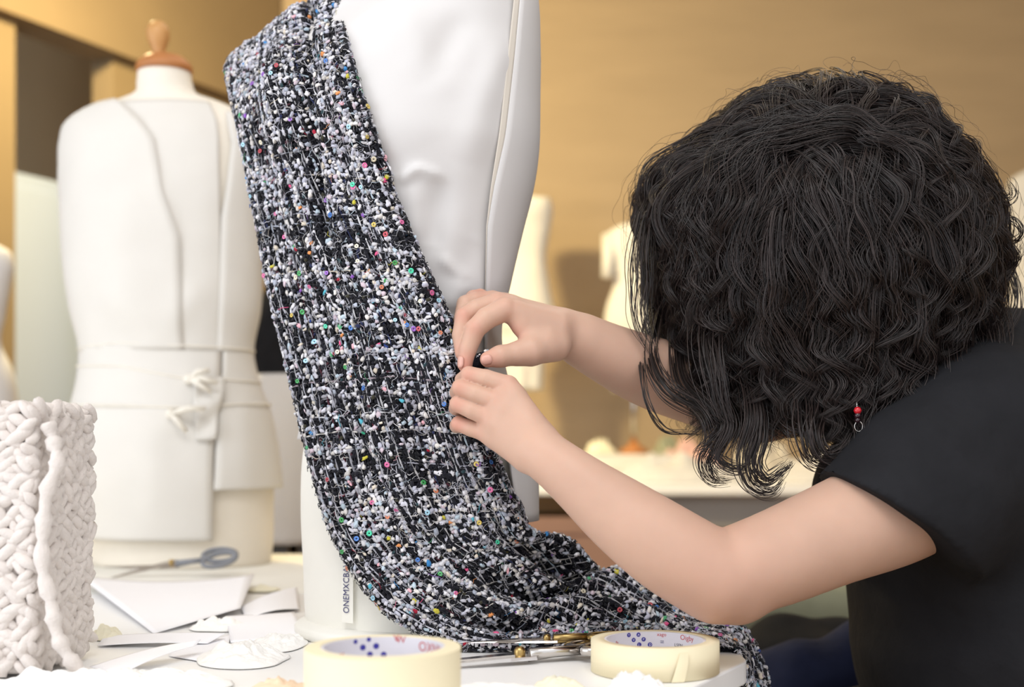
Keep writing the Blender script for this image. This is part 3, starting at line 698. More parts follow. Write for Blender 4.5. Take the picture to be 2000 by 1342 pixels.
threads('fine_white_thread', rng.uniform(5, NV-3, n), rng.uniform(1, NU-1, n), rng.uniform(.006, .016, n), rng.uniform(.00018, .0004, n), cols_white(n)*rng.uniform(.6, 1, (n, 1)), ang(n), rng.uniform(.002, .0038, n), tweed)
n = 3600
side = rng.random(n) < .5
threads('frayed_edge', rng.uniform(8, NV-3, n), np.where(side, rng.uniform(0, 3.5, n), NU-1-rng.uniform(-2, 3.0, n)), rng.uniform(.005, .012, n), rng.uniform(.0003, .0007, n),
        np.where((rng.random(n) < .75)[:, None], cols_black(n), cols_white(n)), PI/2+rng.normal(0, .5, n), rng.uniform(-.001, .004, n), tweed)
# the warp and weft yarns themselves, running under and over the nubs
def yarns(name, tracks, cols, rad):
    VV = []; FF = []; CC = []; base = 0
    for (iv_, iu_), c in zip(tracks, cols):
        p, nr, tv, tu = samp(iv_, iu_); m = len(p); t = np.gradient(p, axis=0); t /= np.linalg.norm(t, axis=1, keepdims=True)+1e-9; b_ = np.cross(nr, t)
        ph = rng.uniform(0, 6); h = .0014+.0012*np.sin(np.arange(m)*.9+ph)[:, None]; w_ = (.0005*np.sin(np.arange(m)*.5+ph))[:, None]
        C = p+nr*h+b_*w_; rr = rad*(1+.45*np.sin(np.arange(m)*1.7+ph))[:, None]
        ring = np.stack([C+b_*rr*x+nr*rr*y for x, y in ((1, 0), (0, 1), (-1, 0))], 1); VV.append(ring.reshape(-1, 3))
        i = np.arange(m-1)[:, None]; k = np.arange(2)[None]
        FF.append((np.stack([i*3+k, i*3+k+1, (i+1)*3+k+1, (i+1)*3+k], -1).reshape(-1, 4))+base); base += m*3; CC.append(np.tile(c, (m*3, 1)))
    o = mesh_np(name, np.concatenate(VV), np.concatenate(FF), YM, tweed)
    at = o.data.attributes.new('yarn_colour', 'FLOAT_COLOR', 'POINT'); cc4 = np.concatenate(CC); at.data.foreach_set('color', np.concatenate([cc4, np.ones((len(cc4), 1))], 1).astype(np.float32).ravel()); o['kind'] = 'stuff'
tr = []; cl = []
for j in range(NW):
    for off_ in (-.9, .9) if j % 3 == 0 else (.9,):
        v_ = np.arange(3, NV-2, 2.0); tr.append((v_, np.full(len(v_), wj[j]+off_)+.35*np.sin(v_*.05+j))); cl.append(pal[rng.choice(len(pal), p=palp)]*rng.uniform(.35, .9) if rng.random() < .42 else cols_black(1)[0])
yarns('warp_yarn', tr, cl, .00075)
tr = []; cl = []
for i in range(0, NH, 2):
    u_ = np.arange(1, NU-1, 1.6); tr.append((np.full(len(u_), hi[i]+1.2)+.5*np.sin(u_*.11+i), u_)); cl.append(pal[rng.choice(len(pal), p=palp)]*rng.uniform(.35, .9) if rng.random() < .40 else cols_black(1)[0])
yarns('weft_yarn', tr, cl, .00070)
# sequins: each a small cupped ring
seq_meshes = []
SEQ = [(70, 204, 160), (236, 226, 200), (220, 110, 160), (60, 110, 180), (70, 160, 90), (210, 184, 90), (150, 100, 190), (214, 130, 96), (160, 204, 224), (180, 70, 80)]
for k, c in enumerate(SEQ):
    o = MB().lathe([(.0007, .0006), (.0016, .0002), (.0026, .0007), (.0027, .0004), (.0016, -.0001), (.0007, .0003)], n=12, closed=True).build('sequin', mat('sequin_%d' % k, c, .18, .7, metal=.25, nscale=500, namp=.1), None, smooth=True)
    seq_meshes.append(o.data); bpy.data.objects.remove(o)
fix = [(693, 364, 0), (641, 393, 6), (652, 422, 3), (700, 483, 1), (702, 511, 1), (774, 516, 4), (584, 541, 1), (545, 418, 2), (562, 461, 2), (727, 312, 1), (591, 533, 4),
       (643, 636, 0), (665, 689, 1), (601, 706, 8), (716, 845, 0), (780, 438, 2), (747, 563, 7), (757, 550, 4), (728, 205, 5), (716, 268, 5), (469, 210, 1), (682, 718, 4), (770, 628, 8),
       (735, 437, 5), (575, 617, 5), (612, 560, 2), (690, 640, 3), (620, 670, 8), (585, 745, 4), (823, 640, 9), (870, 790, 3), (930, 905, 5), (955, 903, 3), (748, 1183, 5), (686, 1110, 7),
       (698, 1055, 3), (818, 1093, 3), (727, 985, 2), (758, 1008, 7), (833, 1000, 8), (933, 1020, 5), (780, 995, 2), (1280, 1190, 3), (1395, 1213, 1), (676, 1078, 4)]
pxg = CX+F*S[..., 0]/S[..., 1]; pyg = HY-F*(S[..., 2]-CAMZ)/S[..., 1]
spots = []
for (x, y, c) in fix:
    dd = (pxg[:, :NU]-x)**2+(pyg[:, :NU]-y)**2; i, j = np.unravel_index(np.argmin(dd), dd.shape); spots.append((i, j, c))
for q in range(60): spots.append((rng.uniform(60, NV-40), rng.uniform(4, NU-5), int(rng.integers(0, len(SEQ)))))
sp = np.array([(a, b) for a, b, c in spots], float); p, nr, tv, tu = samp(sp[:, 0], sp[:, 1])
for q, (a, b, c) in enumerate(spots):
    o = bpy.data.objects.new('sequin', seq_meshes[c]); COL.objects.link(o); o.parent = tweed
    nvec = Vector(nr[q])*1.0+Vector((rng.normal(0, .25), -.3+rng.normal(0, .2), rng.normal(0, .25)))
    o.rotation_euler = nvec.to_track_quat('Z', 'Y').to_euler(); o.location = p[q]+nr[q]*.0042
    sc_ = rng.uniform(.8, 1.15); o.scale = (sc_, sc_, sc_)

# the little fold pinched between the fingers
q0 = P(927, 716, 1.266); q1 = P(946, 694, 1.2585)
pf = MB().tube([q0, (q0+q1)/2+np.array([.001, -.002, .001]), q1], [.010, .008, .005], 12).build('pinched_fold', tweed.data.materials[0], tweed, smooth=True)
n = 60; V = []; FF = []
for i in range(n):
    f_ = rng.random(); a = rng.uniform(0, 2*PI); c_ = q0*(1-f_)+q1*f_+np.array([math.cos(a), math.sin(a), math.cos(a+1)])*(.0085-.004*f_)
    V.append(c_+IC*rng.uniform(.0010, .0024, (1, 3))*(1+rng.normal(0, .2, (12, 1)))); FF.append(IFc+12*i)
o = mesh_np('pinched_nubs', np.array(V).reshape(-1, 3), np.concatenate(FF), YM, tweed); o['kind'] = 'stuff'
cl = np.where((rng.random(n) < .35)[:, None], cols_white(n), cols_black(n)); at = o.data.attributes.new('yarn_colour', 'FLOAT_COLOR', 'POINT')
at.data.foreach_set('color', np.concatenate([np.repeat(cl, 12, 0), np.ones((n*12, 1))], 1).astype(np.float32).ravel())
# ------------------------------------------------------------------ person
def sdf_mesh(prims, vox, name, material, parent, cut=None, first=None):
    """prims: (a, b, ra, rb, k[, flat]) round cones blended with a smooth union; flat=(axis, factor) squeezes across an axis"""
    allp = (first[0] if first else [])+prims
    pts = np.array([q for p in allp for q in (p[0], p[1])]); rmax = max(max(p[2], p[3]) for p in allp)
    lo = pts.min(0)-rmax-.02; hi_ = pts.max(0)+rmax+.02; dims = np.ceil((hi_-lo)/vox).astype(int)+1
    G = np.full(dims, .03, np.float32)
    def halfspace(G, pt_, nv_):
        nv_ = np.array(nv_)/np.linalg.norm(nv_); X = [(np.arange(dims[i])*vox+lo[i]).astype(np.float32) for i in range(3)]
        return np.maximum(G, (X[0][:, None, None]-pt_[0])*nv_[0]+(X[1][None, :, None]-pt_[1])*nv_[1]+(X[2][None, None, :]-pt_[2])*nv_[2])
    for ip, p in enumerate(allp):
        if first and ip == len(first[0]): G = np.minimum(halfspace(G, *first[1]), .03).astype(np.float32)
        a, b, ra, rb, k = [np.array(p[0], np.float32), np.array(p[1], np.float32), p[2], p[3], p[4]]
        flat = p[5] if len(p) > 5 else None
        pad = max(ra, rb)*(1.0 if flat is None else max(1, flat[1]))+k+.008
        l = np.maximum(((np.minimum(a, b)-pad-lo)/vox).astype(int), 0); h = np.minimum(((np.maximum(a, b)+pad-lo)/vox).astype(int)+2, dims)
        X = [(np.arange(l[i], h[i])*vox+lo[i]).astype(np.float32) for i in range(3)]
        gx, gy, gz = X[0][:, None, None]-a[0], X[1][None, :, None]-a[1], X[2][None, None, :]-a[2]
        ba = b-a; sc_ = 1.0
        if flat is not None:
            ax, fac = np.array(flat[0], np.float32), flat[1]; ax = ax/np.linalg.norm(ax)
            dp = gx*ax[0]+gy*ax[1]+gz*ax[2]; kf_ = np.float32(1/fac-1)
            gx = gx+ax[0]*dp*kf_; gy = gy+ax[1]*dp*kf_; gz = gz+ax[2]*dp*kf_
            ba = ba+ax*np.dot(ba, ax)*(1/fac-1)
        L2 = float(ba@ba)+1e-12
        t = np.clip((gx*ba[0]+gy*ba[1]+gz*ba[2])/L2, 0, 1)
        d = np.sqrt((gx-t*ba[0])**2+(gy-t*ba[1])**2+(gz-t*ba[2])**2)-(ra+(rb-ra)*t)
        sl = tuple(slice(l[i], h[i]) for i in range(3)); g = G[sl]
        hh = np.clip(.5+.5*(g-d)/k, 0, 1); G[sl] = g+(d-g)*hh-k*hh*(1-hh)
    if cut is not None:
        X = [(np.arange(dims[i])*vox+lo[i]).astype(np.float32) for i in range(3)]
        for (pt_, nv_, rad) in cut:      # remove the half space on the side of nv_, near pt_ only
            nv_ = np.array(nv_)/np.linalg.norm(nv_)
            pd = (X[0][:, None, None]-pt_[0])*nv_[0]+(X[1][None, :, None]-pt_[1])*nv_[1]+(X[2][None, None, :]-pt_[2])*nv_[2]
            if rad is not None:
                rr = np.sqrt((X[0][:, None, None]-pt_[0])**2+(X[1][None, :, None]-pt_[1])**2+(X[2][None, None, :]-pt_[2])**2)
                G = np.where(rr < rad, np.maximum(G, pd), G)
            else: G = np.maximum(G, pd)
    G = np.clip(G, -.03, .03).astype(np.float32)
    grid = openvdb.FloatGrid(.03); grid.copyFromArray(G)
    V, q = grid.convertToQuads(0.0)
    V = V*vox+lo
    o = mesh_np(name, V, q[:, ::-1].copy(), material, parent)
    return o
def chain(prims, pts, rads, k=.004, flat=None, fine=0):
    if fine:
        q = np.concatenate([np.array(pts), np.array(rads)[:, None]], 1); s_ = np.concatenate([[0], np.cumsum(np.linalg.norm(np.diff(q[:, :3], axis=0), axis=1))])
        q = cat_interp(s_, q, np.linspace(0, s_[-1], fine)); pts = [v[:3] for v in q]; rads = [float(v[3]) for v in q]
    for i in range(len(pts)-1):
        prims.append((pts[i], pts[i+1], rads[i], rads[i+1], k) + ((flat,) if flat else ()))

person = thing('person', (.52, 1.41, 0), 'person with dark curly hair in a black T-shirt, leaning in and pinning the tweed', 'person')
B_ = []
# near (left) arm: shoulder - elbow - wrist
SH = P(1945, 850, 1.285); EL = P(1398, 1128, 1.165); WR = P(1060, 888, 1.190)
chain(B_, [SH, P(1760, 985, 1.235), P(1620, 1046, 1.20), P(1500, 1096, 1.18), EL], [.058, .0545, .0465, .0425, .0385], .008, None, 20)
B_.append((P(1404, 1150, 1.165), P(1440, 1160, 1.17), .030, .028, .014))
chain(B_, [EL, P(1310, 1076, 1.168), P(1222, 1014, 1.174), P(1120, 934, 1.182), P(1080, 902, 1.187), P(1052, 882, 1.191)], [.0385, .0378, .0330, .0237, .0212, .0205], .008, None, 26)
# near hand
kn = [P(992, 754, 1.222), P(972, 785, 1.219), P(957, 816, 1.221), P(948, 845, 1.228)]
cp = [P(1058, 858, 1.197), P(1050, 872, 1.194), P(1040, 884, 1.195), P(1026, 893, 1.200)]
for a, b, r0, r1 in zip(cp, kn, (.0150, .0152, .0150, .0135), (.0108, .0112, .0108, .0098)): B_.append((a, b, r0, r1, .010))
for a, b in zip(kn[:-1], kn[1:]): B_.append((a*.8+cp[1]*.2, b*.8+cp[1]*.2, .0095, .0095, .008))
def finger(pts, rads):
    chain(B_, pts, rads, .0012)
finger([kn[0], P(950, 739, 1.224), P(916, 732, 1.230), P(903, 742, 1.249), P(918, 752, 1.262)], [.0100, .0086, .0083, .0075, .0068])
finger([kn[1], P(930, 769, 1.221), P(899, 757, 1.226), P(893, 766, 1.248), P(914, 772, 1.260)], [.0102, .0086, .0083, .0075, .0068])
finger([kn[2], P(922, 802, 1.222), P(894, 789, 1.228), P(891, 797, 1.249), P(912, 802, 1.260)], [.0098, .0084, .0081, .0074, .0068])
finger([kn[3], P(920, 837, 1.231), P(896, 828, 1.236), P(892, 832, 1.252), P(908, 833, 1.261)], [.0090, .0080, .0077, .0071, .0064])
chain(B_, [P(1062, 856, 1.208), P(1015, 792, 1.238), P(965, 758, 1.254), P(932, 748, 1.262)], [.0145, .0115, .0092, .0080], .005)
# far (right) arm
SHR = P(1790, 745, 1.60); ELR = P(1490, 792, 1.44); WRR = P(1112, 652, 1.312)
chain(B_, [SHR, ELR], [.050, .041], .012)
chain(B_, [ELR, P(1375, 762, 1.395), P(1262, 724, 1.362), P(1185, 690, 1.335), WRR], [.041, .0385, .0355, .0295, .0242], .008, None, 22)
knr = [P(986, 604, 1.268), P(972, 592, 1.286), P(962, 588, 1.303), P(960, 594, 1.316)]
cpr = [P(1085, 640, 1.290), P(1088, 636, 1.305), P(1088, 640, 1.318), P(1085, 652, 1.328)]
for a, b, r0, r1 in zip(cpr, knr, (.0175, .0185, .0175, .0155), (.0115, .0115, .011, .0098)): B_.append((a, b, r0, r1, .010))
for a, b in zip(knr[:-1], knr[1:]): B_.append((a*.8+cpr[1]*.2, b*.8+cpr[1]*.2, .0095, .0095, .008))
finger([knr[0], P(950, 622, 1.262), P(928, 643, 1.258), P(914, 682, 1.258), P(909, 714, 1.258)], [.0122, .0112, .0103, .0090, .0074])
finger([knr[1], P(930, 604, 1.278), P(907, 618, 1.273), P(899, 655, 1.268), P(903, 690, 1.264)], [.0112, .0100, .0094, .0084, .0074])
finger([knr[2], P(928, 588, 1.295), P(909, 594, 1.290), P(901, 625, 1.282), P(905, 655, 1.276)], [.0106, .0094, .0090, .0080, .0070])
finger([knr[3], P(938, 580, 1.306), P(924, 582, 1.300), P(908, 605, 1.292), P(908, 630, 1.286)], [.0094, .0084, .0080, .0072, .0062])
chain(B_, [P(1082, 674, 1.284), P(1035, 686, 1.264), P(1010, 691, 1.258), P(978, 696, 1.252), P(953, 702, 1.250)], [.0175, .0140, .0108, .0098, .0080], .007)
B_.append((P(1058, 664, 1.278), P(1020, 640, 1.272), .0155, .0100, .010))
# neck, head, upper chest inside the shirt
chain(B_, [P(1935, 1010, 1.42), P(1900, 860, 1.42), P(1850, 730, 1.42)], [.105, .10, .075], .03)
B_.append((P(1860, 800, 1.42), SH, .07, .055, .03)); B_.append((P(1850, 790, 1.43), SHR, .07, .055, .03))
HC = P(1585, 500, 1.39)
hu = np.array([-.50, -.26, .82]); hu /= np.linalg.norm(hu)
hf = np.array([-.74, .14, -.60]); hf -= hu*(hf@hu); hf /= np.linalg.norm(hf); hs = np.cross(hu, hf)
def H(f, u_, s_): return HC+hf*f+hu*u_+hs*s_
chain(B_, [P(1850, 730, 1.42), H(-.035, -.10, 0)], [.068, .056], .02)
B_.append((H(-.022, .022, 0), H(.018, .018, 0), .083, .076, .02)); B_.append((H(.035, -.03, 0), H(.045, -.075, 0), .060, .046, .02))
B_.append((H(.075, -.105, -.008), H(.075, -.105, .008), .019, .019, .015))
B_.append((H(.088, -.005, 0), H(.104, -.040, 0), .007, .0105, .008)); B_.append((H(.094, -.044, -.012), H(.094, -.044, .012), .007, .007, .005))
B_.append((H(.084, .016, -.034), H(.090, .014, 0), .009, .008, .010)); B_.append((H(.084, .016, .034), H(.090, .014, 0), .009, .008, .010))
B_.append((H(.088, -.068, -.016), H(.088, -.068, .016), .0055, .0055, .003)); B_.append((H(.086, -.077, -.013), H(.086, -.077, .013), .006, .006, .003))
for sg in (-1, 1):
    B_.append((H(-.012, -.008, .080*sg), H(-.004, -.050, .076*sg), .011, .008, .006))
    B_.append((H(.064, -.042, .040*sg), H(.05, -.06, .045*sg), .020, .016, .02))
body = adopt(sdf_mesh(B_, .0015, 'body', M['skin'], None), person)
# pinker skin over the knuckles, finger joints, finger tips and elbow
FL = [(q, .011, .55) for q in kn+knr]+[(EL, .05, .25), (P(1404, 1150, 1.165), .035, .35), (ELR, .05, .25)]
for (x, y, d, rr, am) in ((914, 731, 1.222, .009, .55), (898, 757, 1.22, .009, .55), (893, 790, 1.22, .009, .55), (895, 829, 1.23, .010, .75), (926, 640, 1.25, .009, .5), (904, 616, 1.266, .009, .6),
                          (908, 712, 1.252, .012, .9), (903, 690, 1.262, .011, .6), (935, 575, 1.30, .012, .6), (953, 703, 1.245, .012, .6), (1000, 655, 1.268, .012, .7)): FL.append((P(x, y, d), rr, am))
co = np.empty(len(body.data.vertices)*3, np.float32); body.data.vertices.foreach_get('co', co); co = co.reshape(-1, 3); fl = np.zeros(len(co))
for (q, rr, am) in FL: fl = np.maximum(fl, am*np.exp(-((co-q)**2).sum(1)/rr**2))
at = body.data.attributes.new('flush', 'FLOAT', 'POINT'); at.data.foreach_set('value', fl.astype(np.float32))
nt = M['skin'].node_tree; bs = nt.nodes['Principled BSDF']; old = bs.inputs['Base Color'].links[0].from_socket
an_ = nt.nodes.new('ShaderNodeAttribute'); an_.attribute_name = 'flush'; mx = nt.nodes.new('ShaderNodeMix'); mx.data_type = 'RGBA'
nt.links.new(an_.outputs['Fac'], mx.inputs[0]); nt.links.new(old, mx.inputs[6]); mx.inputs[7].default_value = (*lin((204, 142, 124)), 1); nt.links.new(mx.outputs[2], bs.inputs['Base Color'])
for sg in (-1, 1):
    e_ = MB().lathe([(.0001, -.0118), (.007, -.0095), (.0118, 0), (.007, .0095), (.0001, .0118)], H(.0745, -.004, .032*sg), 16)
    adopt(e_.build('eye', M['eye'], smooth=True), person)
    adopt(MB().lathe([(.0055, 0), (.005, .0014), (.0001, .0018)], H(.0855, -.005, .032*sg), 16, axis=hf).build('iris', M['bead_dark'], smooth=True), person)
# nails that show: far index tip and far thumb
def nail(c, ax, nrmv, L, W):
    ax = np.array(ax)/np.linalg.norm(ax); nrmv = np.array(nrmv); nrmv = nrmv-ax*(nrmv@ax); nrmv /= np.linalg.norm(nrmv); bx = np.cross(nrmv, ax)
    V = []
    for i in np.linspace(-1, 1, 6):
        for j in np.linspace(-1, 1, 6):
            wv = math.sqrt(max(0.05, 1-max(0, abs(i)-.4)**2*2)); V.append(c+ax*i*L+bx*j*W*wv+nrmv*(.0012-.0018*j*j))
    o = mesh_np('fingernail', V, grid_faces(6, 6), M['nail']); o.modifiers.new('t', 'SOLIDIFY').thickness = .0005
    return adopt(o, person)
tip = P(909, 714, 1.258); nail(tip+np.array([-.0050, -.0052, .003]), np.array([-.02, 0, -1]), [-.75, -.65, .1], .0058, .0046)
nail(P(953, 702, 1.250)+np.array([-.001, -.0076, -.001]), np.array([-1, 0, -.25]), [0, -1, -.25], .0052, .0050)

# T-shirt
S_ = []
chain(S_, [P(2020, 1520, 1.42), P(1965, 1230, 1.42), P(1930, 980, 1.42)], [.155, .155, .150], .05, ((0, 1, 0), 1.18))
S_.append((P(1935, 1000, 1.42), P(1915, 850, 1.42), .140, .105, .05)); S_.append((P(2030, 800, 1.43), P(2060, 1000, 1.43), .108, .14, .06))
S_.append((P(1880, 770, 1.42), P(1935, 835, 1.28), .078, .075, .04)); S_.append((P(1880, 760, 1.43), P(1800, 755, 1.59), .078, .07, .04))
SL_ = []
chain(SL_, [P(1965, 850, 1.29), P(1800, 960, 1.238), P(1600, 1110, 1.19)], [.084, .076, .066], .04)
SL_.append((P(1995, 915, 1.28), P(1790, 1062, 1.222), .058, .056, .03))
S_.append((SHR, ELR*.55+SHR*.45, .068, .062, .03))
S_.append((P(1800, 900, 1.36), P(1720, 960, 1.38), .10, .07, .05))
cc = P(1748, 1024, 1.22)
cn = np.array([-.56, -.10, -.82])
shirt = sdf_mesh(S_, .004, 't_shirt', M['shirt'], None, first=(SL_, (cc, cn)), cut=[(ELR*.5+SHR*.5, ELR-SHR, .10), (P(2000, 1440, 1.42), (0, 0, -1), None), (P(1800, 690, 1.42), (-.5, 0, .75), .10)])
co = np.empty(len(shirt.data.vertices)*3, np.float32); shirt.data.vertices.foreach_get('co', co); co = co.reshape(-1, 3)
no = np.empty_like(co).ravel(); shirt.data.vertices.foreach_get('normal', no); no = no.reshape(-1, 3)
def vfield(q):
    return np.array([noise.noise(Vector((p[0]*9+p[2]*5, p[1]*6, p[2]*17-p[0]*8)))*.0065+noise.noise(Vector((p[0]*24, p[1]*14, p[2]*30)))*.0012 for p in q])
co += no*vfield(co)[:, None]
shirt.data.vertices.foreach_set('co', co.ravel()); shirt.data.update()
adopt(shirt, person)
# trousers, shoes and the stool she sits on
T_ = []
hipc = P(2020, 1560, 1.42); hipc[2] = .66
for sg, kx in ((-.09, -.32), (.09, -.36)):
    hp = hipc+np.array([0, sg, 0]); kn_ = hp+np.array([kx, sg*.3, -.06]); an_ = np.array([kn_[0]+.06, kn_[1], .10])
    chain(T_, [hp, kn_], [.092, .066], .03); chain(T_, [kn_, an_], [.064, .047], .02)
T_.append((hipc+np.array([0, -.07, .03]), hipc+np.array([0, .07, .03]), .115, .115, .04)); T_.append((hipc, hipc+np.array([-.02, 0, .12]), .14, .145, .04, ((0, 1, 0), 1.15)))
adopt(sdf_mesh(T_, .010, 'trousers', M['trouser'], None), person)
for sg, kx in ((-.09, -.32), (.09, -.36)):
    hp = hipc+np.array([0, sg, 0]); an_ = np.array([hp[0]+kx+.06, hp[1]+sg*.3, .06])
    adopt(sdf_mesh([(an_, an_+np.array([-.14, 0, -.028]), .042, .032, .02), (an_+np.array([.02, 0, -.02]), an_+np.array([0, 0, .04]), .036, .04, .02)], .004, 'shoe', M['rubber'], None), person)
t = thing('stool', (hipc[0]+.02, 1.42, 0), 'wooden stool under the person in the black T-shirt', 'stool')
adopt(MB().lathe([(.165, 0), (.172, .008), (.172, .026), (.16, .034)], (hipc[0]+.02, 1.42, .505), 36).build('seat', M['wood'], smooth=True), t)
for k in range(4):
    a = PI/4+k*PI/2
    adopt(MB().tube([(hipc[0]+.02+.11*math.cos(a), 1.42+.11*math.sin(a), .508), (hipc[0]+.02+.17*math.cos(a), 1.42+.17*math.sin(a), 0)], [.014, .012], 10).build('leg', M['wood'], smooth=True), t)

# ---- hair: a dark inner mass and thousands of curling strands
HV = P(1608, 500, 1.395)       # centre of the hair volume
def hv_radius(dr):
    """radius of the outer hair surface in direction dr (unit vectors, n x 3)"""
    x, y, z = dr[:, 0], dr[:, 1], dr[:, 2]
    rx = np.where(x < 0, .196, .187); rz = np.where(z > 0, .188, .195); ry = .185
    r = 1/((np.abs(x)/rx)**2.2+(np.abs(y)/ry)**2.2+(np.abs(z)/rz)**2.2)**(1/2.2)
    r = r*(1-.05*np.exp(-((x+.75)**2+(z-.72)**2)/.08))*(1+.09*np.exp(-((x+.92)**2+(z-.33)**2)/.06))*(1-.06*np.exp(-((x-.70)**2+(z-.70)**2)/.08))
    return r
pole = np.array([-.18, -.80, .56]); pole /= np.linalg.norm(pole)
e1 = np.cross(pole, [0, 0, 1.]); e1 /= np.linalg.norm(e1); e2 = np.cross(e1, pole)
if e2[2] < 0: e2 = -e2
# inner mass
icb = bmesh.new(); bmesh.ops.create_icosphere(icb, subdivisions=5, radius=1.0)
ID = np.array([v.co[:] for v in icb.verts]); IFa = np.array([[v.index for v in f.verts] for f in icb.faces]); icb.free()
ID /= np.linalg.norm(ID, axis=1, keepdims=True)
lump = np.array([noise.noise(Vector(d)*3.0)*.05+noise.noise(Vector((d[0]*9, d[1]*9, d[2]*4)))*.05 for d in ID])
rad = hv_radius(ID)*(.84+lump)
under = np.clip((-ID[:, 2]-.35)/.5, 0, 1); rad *= (1-.22*under)
hair = adopt(mesh_np('hair', HV+ID*rad[:, None], IFa, M['hairbase']), person)

NL, PER, NP_ = 420, 30, 44
down = np.array([0, 0, -1.0])
def grow(theta0, phi, shell, length, gstart, part=None):
    """guide curves from the parting over the hair volume, then hanging; vectorised over locks"""
    n = len(phi)
    pol = np.repeat(pole[None], n, 0)
    if part is not None:
        pol = pol+part[:, None]*np.array([.97, .10, -.22]); pol /= np.linalg.norm(pol, axis=1, keepdims=True)
    d0 = np.cos(theta0)[:, None]*pol+np.sin(theta0)[:, None]*(np.cos(phi)[:, None]*e1+np.sin(phi)[:, None]*e2)
    p = HV+d0*(hv_radius(d0)*shell*.97)[:, None]
    di = -np.sin(theta0)[:, None]*pol+np.cos(theta0)[:, None]*(np.cos(phi)[:, None]*e1+np.sin(phi)[:, None]*e2)
    pts = [p]; step = length/(NP_-1)
    for i in range(1, NP_):
        f = i/(NP_-1)
        g = np.clip(gstart*(.25+1.6*f), 0, 1)[:, None]*.16
        rel = p-HV; nn = rel/np.linalg.norm(rel, axis=1, keepdims=True)
        dt = down-nn*(nn@down)[:, None]
        free = (nn[:, 2] < -.45)[:, None]
        tgt = np.where(free, down[None], dt/(np.linalg.norm(dt, axis=1, keepdims=True)+1e-6))
        di = di*(1-g)+tgt*g; di = np.where(free, di, di-nn*(nn*di).sum(1, keepdims=True)); di /= np.linalg.norm(di, axis=1, keepdims=True)
        p = p+di*step[:, None]
        rel = p-HV; rn = np.linalg.norm(rel, axis=1, keepdims=True); nn = rel/rn
        R = (hv_radius(nn)*shell)[:, None]*(1+.0*f)
        p = np.where(free, p, HV+nn*(rn*.4+R*.6))
        pts.append(p)
    return np.stack(pts, 1)
def lock_set(NL, PER, theta, phi, shell, length, gst, lockr, curl_a, rad0, seed, part=None):
    r = np.random.default_rng(seed)
    G = grow(theta, phi, shell, length, gst, part)
    Tn = np.gradient(G, axis=1); Tn /= np.linalg.norm(Tn, axis=2, keepdims=True)
    rel = G-HV; nn = rel/np.linalg.norm(rel, axis=2, keepdims=True)
    b1 = np.cross(Tn, nn); b1 /= np.linalg.norm(b1, axis=2, keepdims=True)+1e-9; b2 = np.cross(b1, Tn)
    f = np.linspace(0, 1, NP_)[None, :]
    wl_ = r.uniform(.045, .090, (NL, 1)); ph = r.uniform(0, 6.28, (NL, 1)); s = f*length[:, None]
    sgn = np.where(r.random((NL, 1)) < .5, -1, 1)
    am = curl_a[:, None]*(.10+.55*np.clip(f*2.2-.2, 0, 1)+.6*f**1.8)
    an = ph+sgn*2*PI*s/wl_*(0.8+.35*f)
    w2 = r.uniform(.09, .20, (NL, 1)); p2 = r.uniform(0, 6.28, (NL, 1)); a2 = r.uniform(.004, .014, (NL, 1))*np.sin(PI*np.clip(f*1.3, 0, 1))**.5
    C = G+b1*(am*np.cos(an)+a2*np.sin(2*PI*s/w2+p2))[..., None]+b2*(am*.6*np.sin(an)+.4*a2*np.cos(2*PI*s/w2+p2*1.7))[..., None]
    # strands around each lock
    oa = r.uniform(0, 6.28, (NL, PER, 1)); orr = np.sqrt(r.random((NL, PER, 1)))*lockr[:, None, None]
    prof = (.85+.35*np.sin(f*3.0))*(1-.70*f**2.5)
    fz = r.uniform(0, 6.28, (NL, PER, 1)); fw = r.uniform(14, 30, (NL, PER, 1)); fa = r.uniform(.0005, .0026, (NL, PER, 1))
    ox = orr*np.cos(oa)*prof[:, None]+fa*np.sin(fw*f[:, None]+fz)*(.3+f[:, None])
    oy = orr*np.sin(oa)*prof[:, None]+fa*np.cos(fw*.8*f[:, None]+fz)*(.3+f[:, None])
    ln = r.uniform(.80, 1.0, (NL, PER))
    idx = ln[..., None]*(NP_-1)*f[:, None]; i0 = np.minimum(idx.astype(int), NP_-2); fr = (idx-i0)[..., None]
    li = np.arange(NL)[:, None, None]
    cc_ = C[li, i0]*(1-fr)+C[li, i0+1]*fr; x1 = b1[li, i0]; x2 = b2[li, i0]
    W = cc_+x1*ox[..., None]+x2*oy[..., None]
    rr = rad0*r.uniform(.7, 1.3, (NL, PER, 1))*(1-.75*f[:, None]**3)
    return W.reshape(-1, NP_, 3), np.broadcast_to(rr, (NL, PER, NP_)).reshape(-1, NP_)
r = np.random.default_rng(5)
ph_ = r.uniform(0, 2*PI, NL); th_ = np.abs(r.normal(.0, .5, NL))+.02; th_ = np.clip(th_, .04, 1.5)
A_ = lock_set(NL, PER, th_, ph_, r.uniform(.80, .99, NL), r.uniform(.24, .40, NL), r.uniform(.5, 1.2, NL), r.uniform(.006, .015, NL), r.uniform(.006, .017, NL), .00036, 1, r.uniform(-.42, .34, NL))
n2 = 260   # lower locks rooted all round
ph2 = r.uniform(0, 2*PI, n2); th2 = r.uniform(.9, 1.9, n2)
B2 = lock_set(n2, 26, th2, ph2, r.uniform(.84, 1.0, n2), r.uniform(.14, .26, n2), r.uniform(.8, 1.4, n2), r.uniform(.005, .010, n2), r.uniform(.008, .017, n2), .00036, 2)
n3 = 360   # single flyaways
ph3 = r.uniform(0, 2*PI, n3); th3 = r.uniform(.1, 2.0, n3)
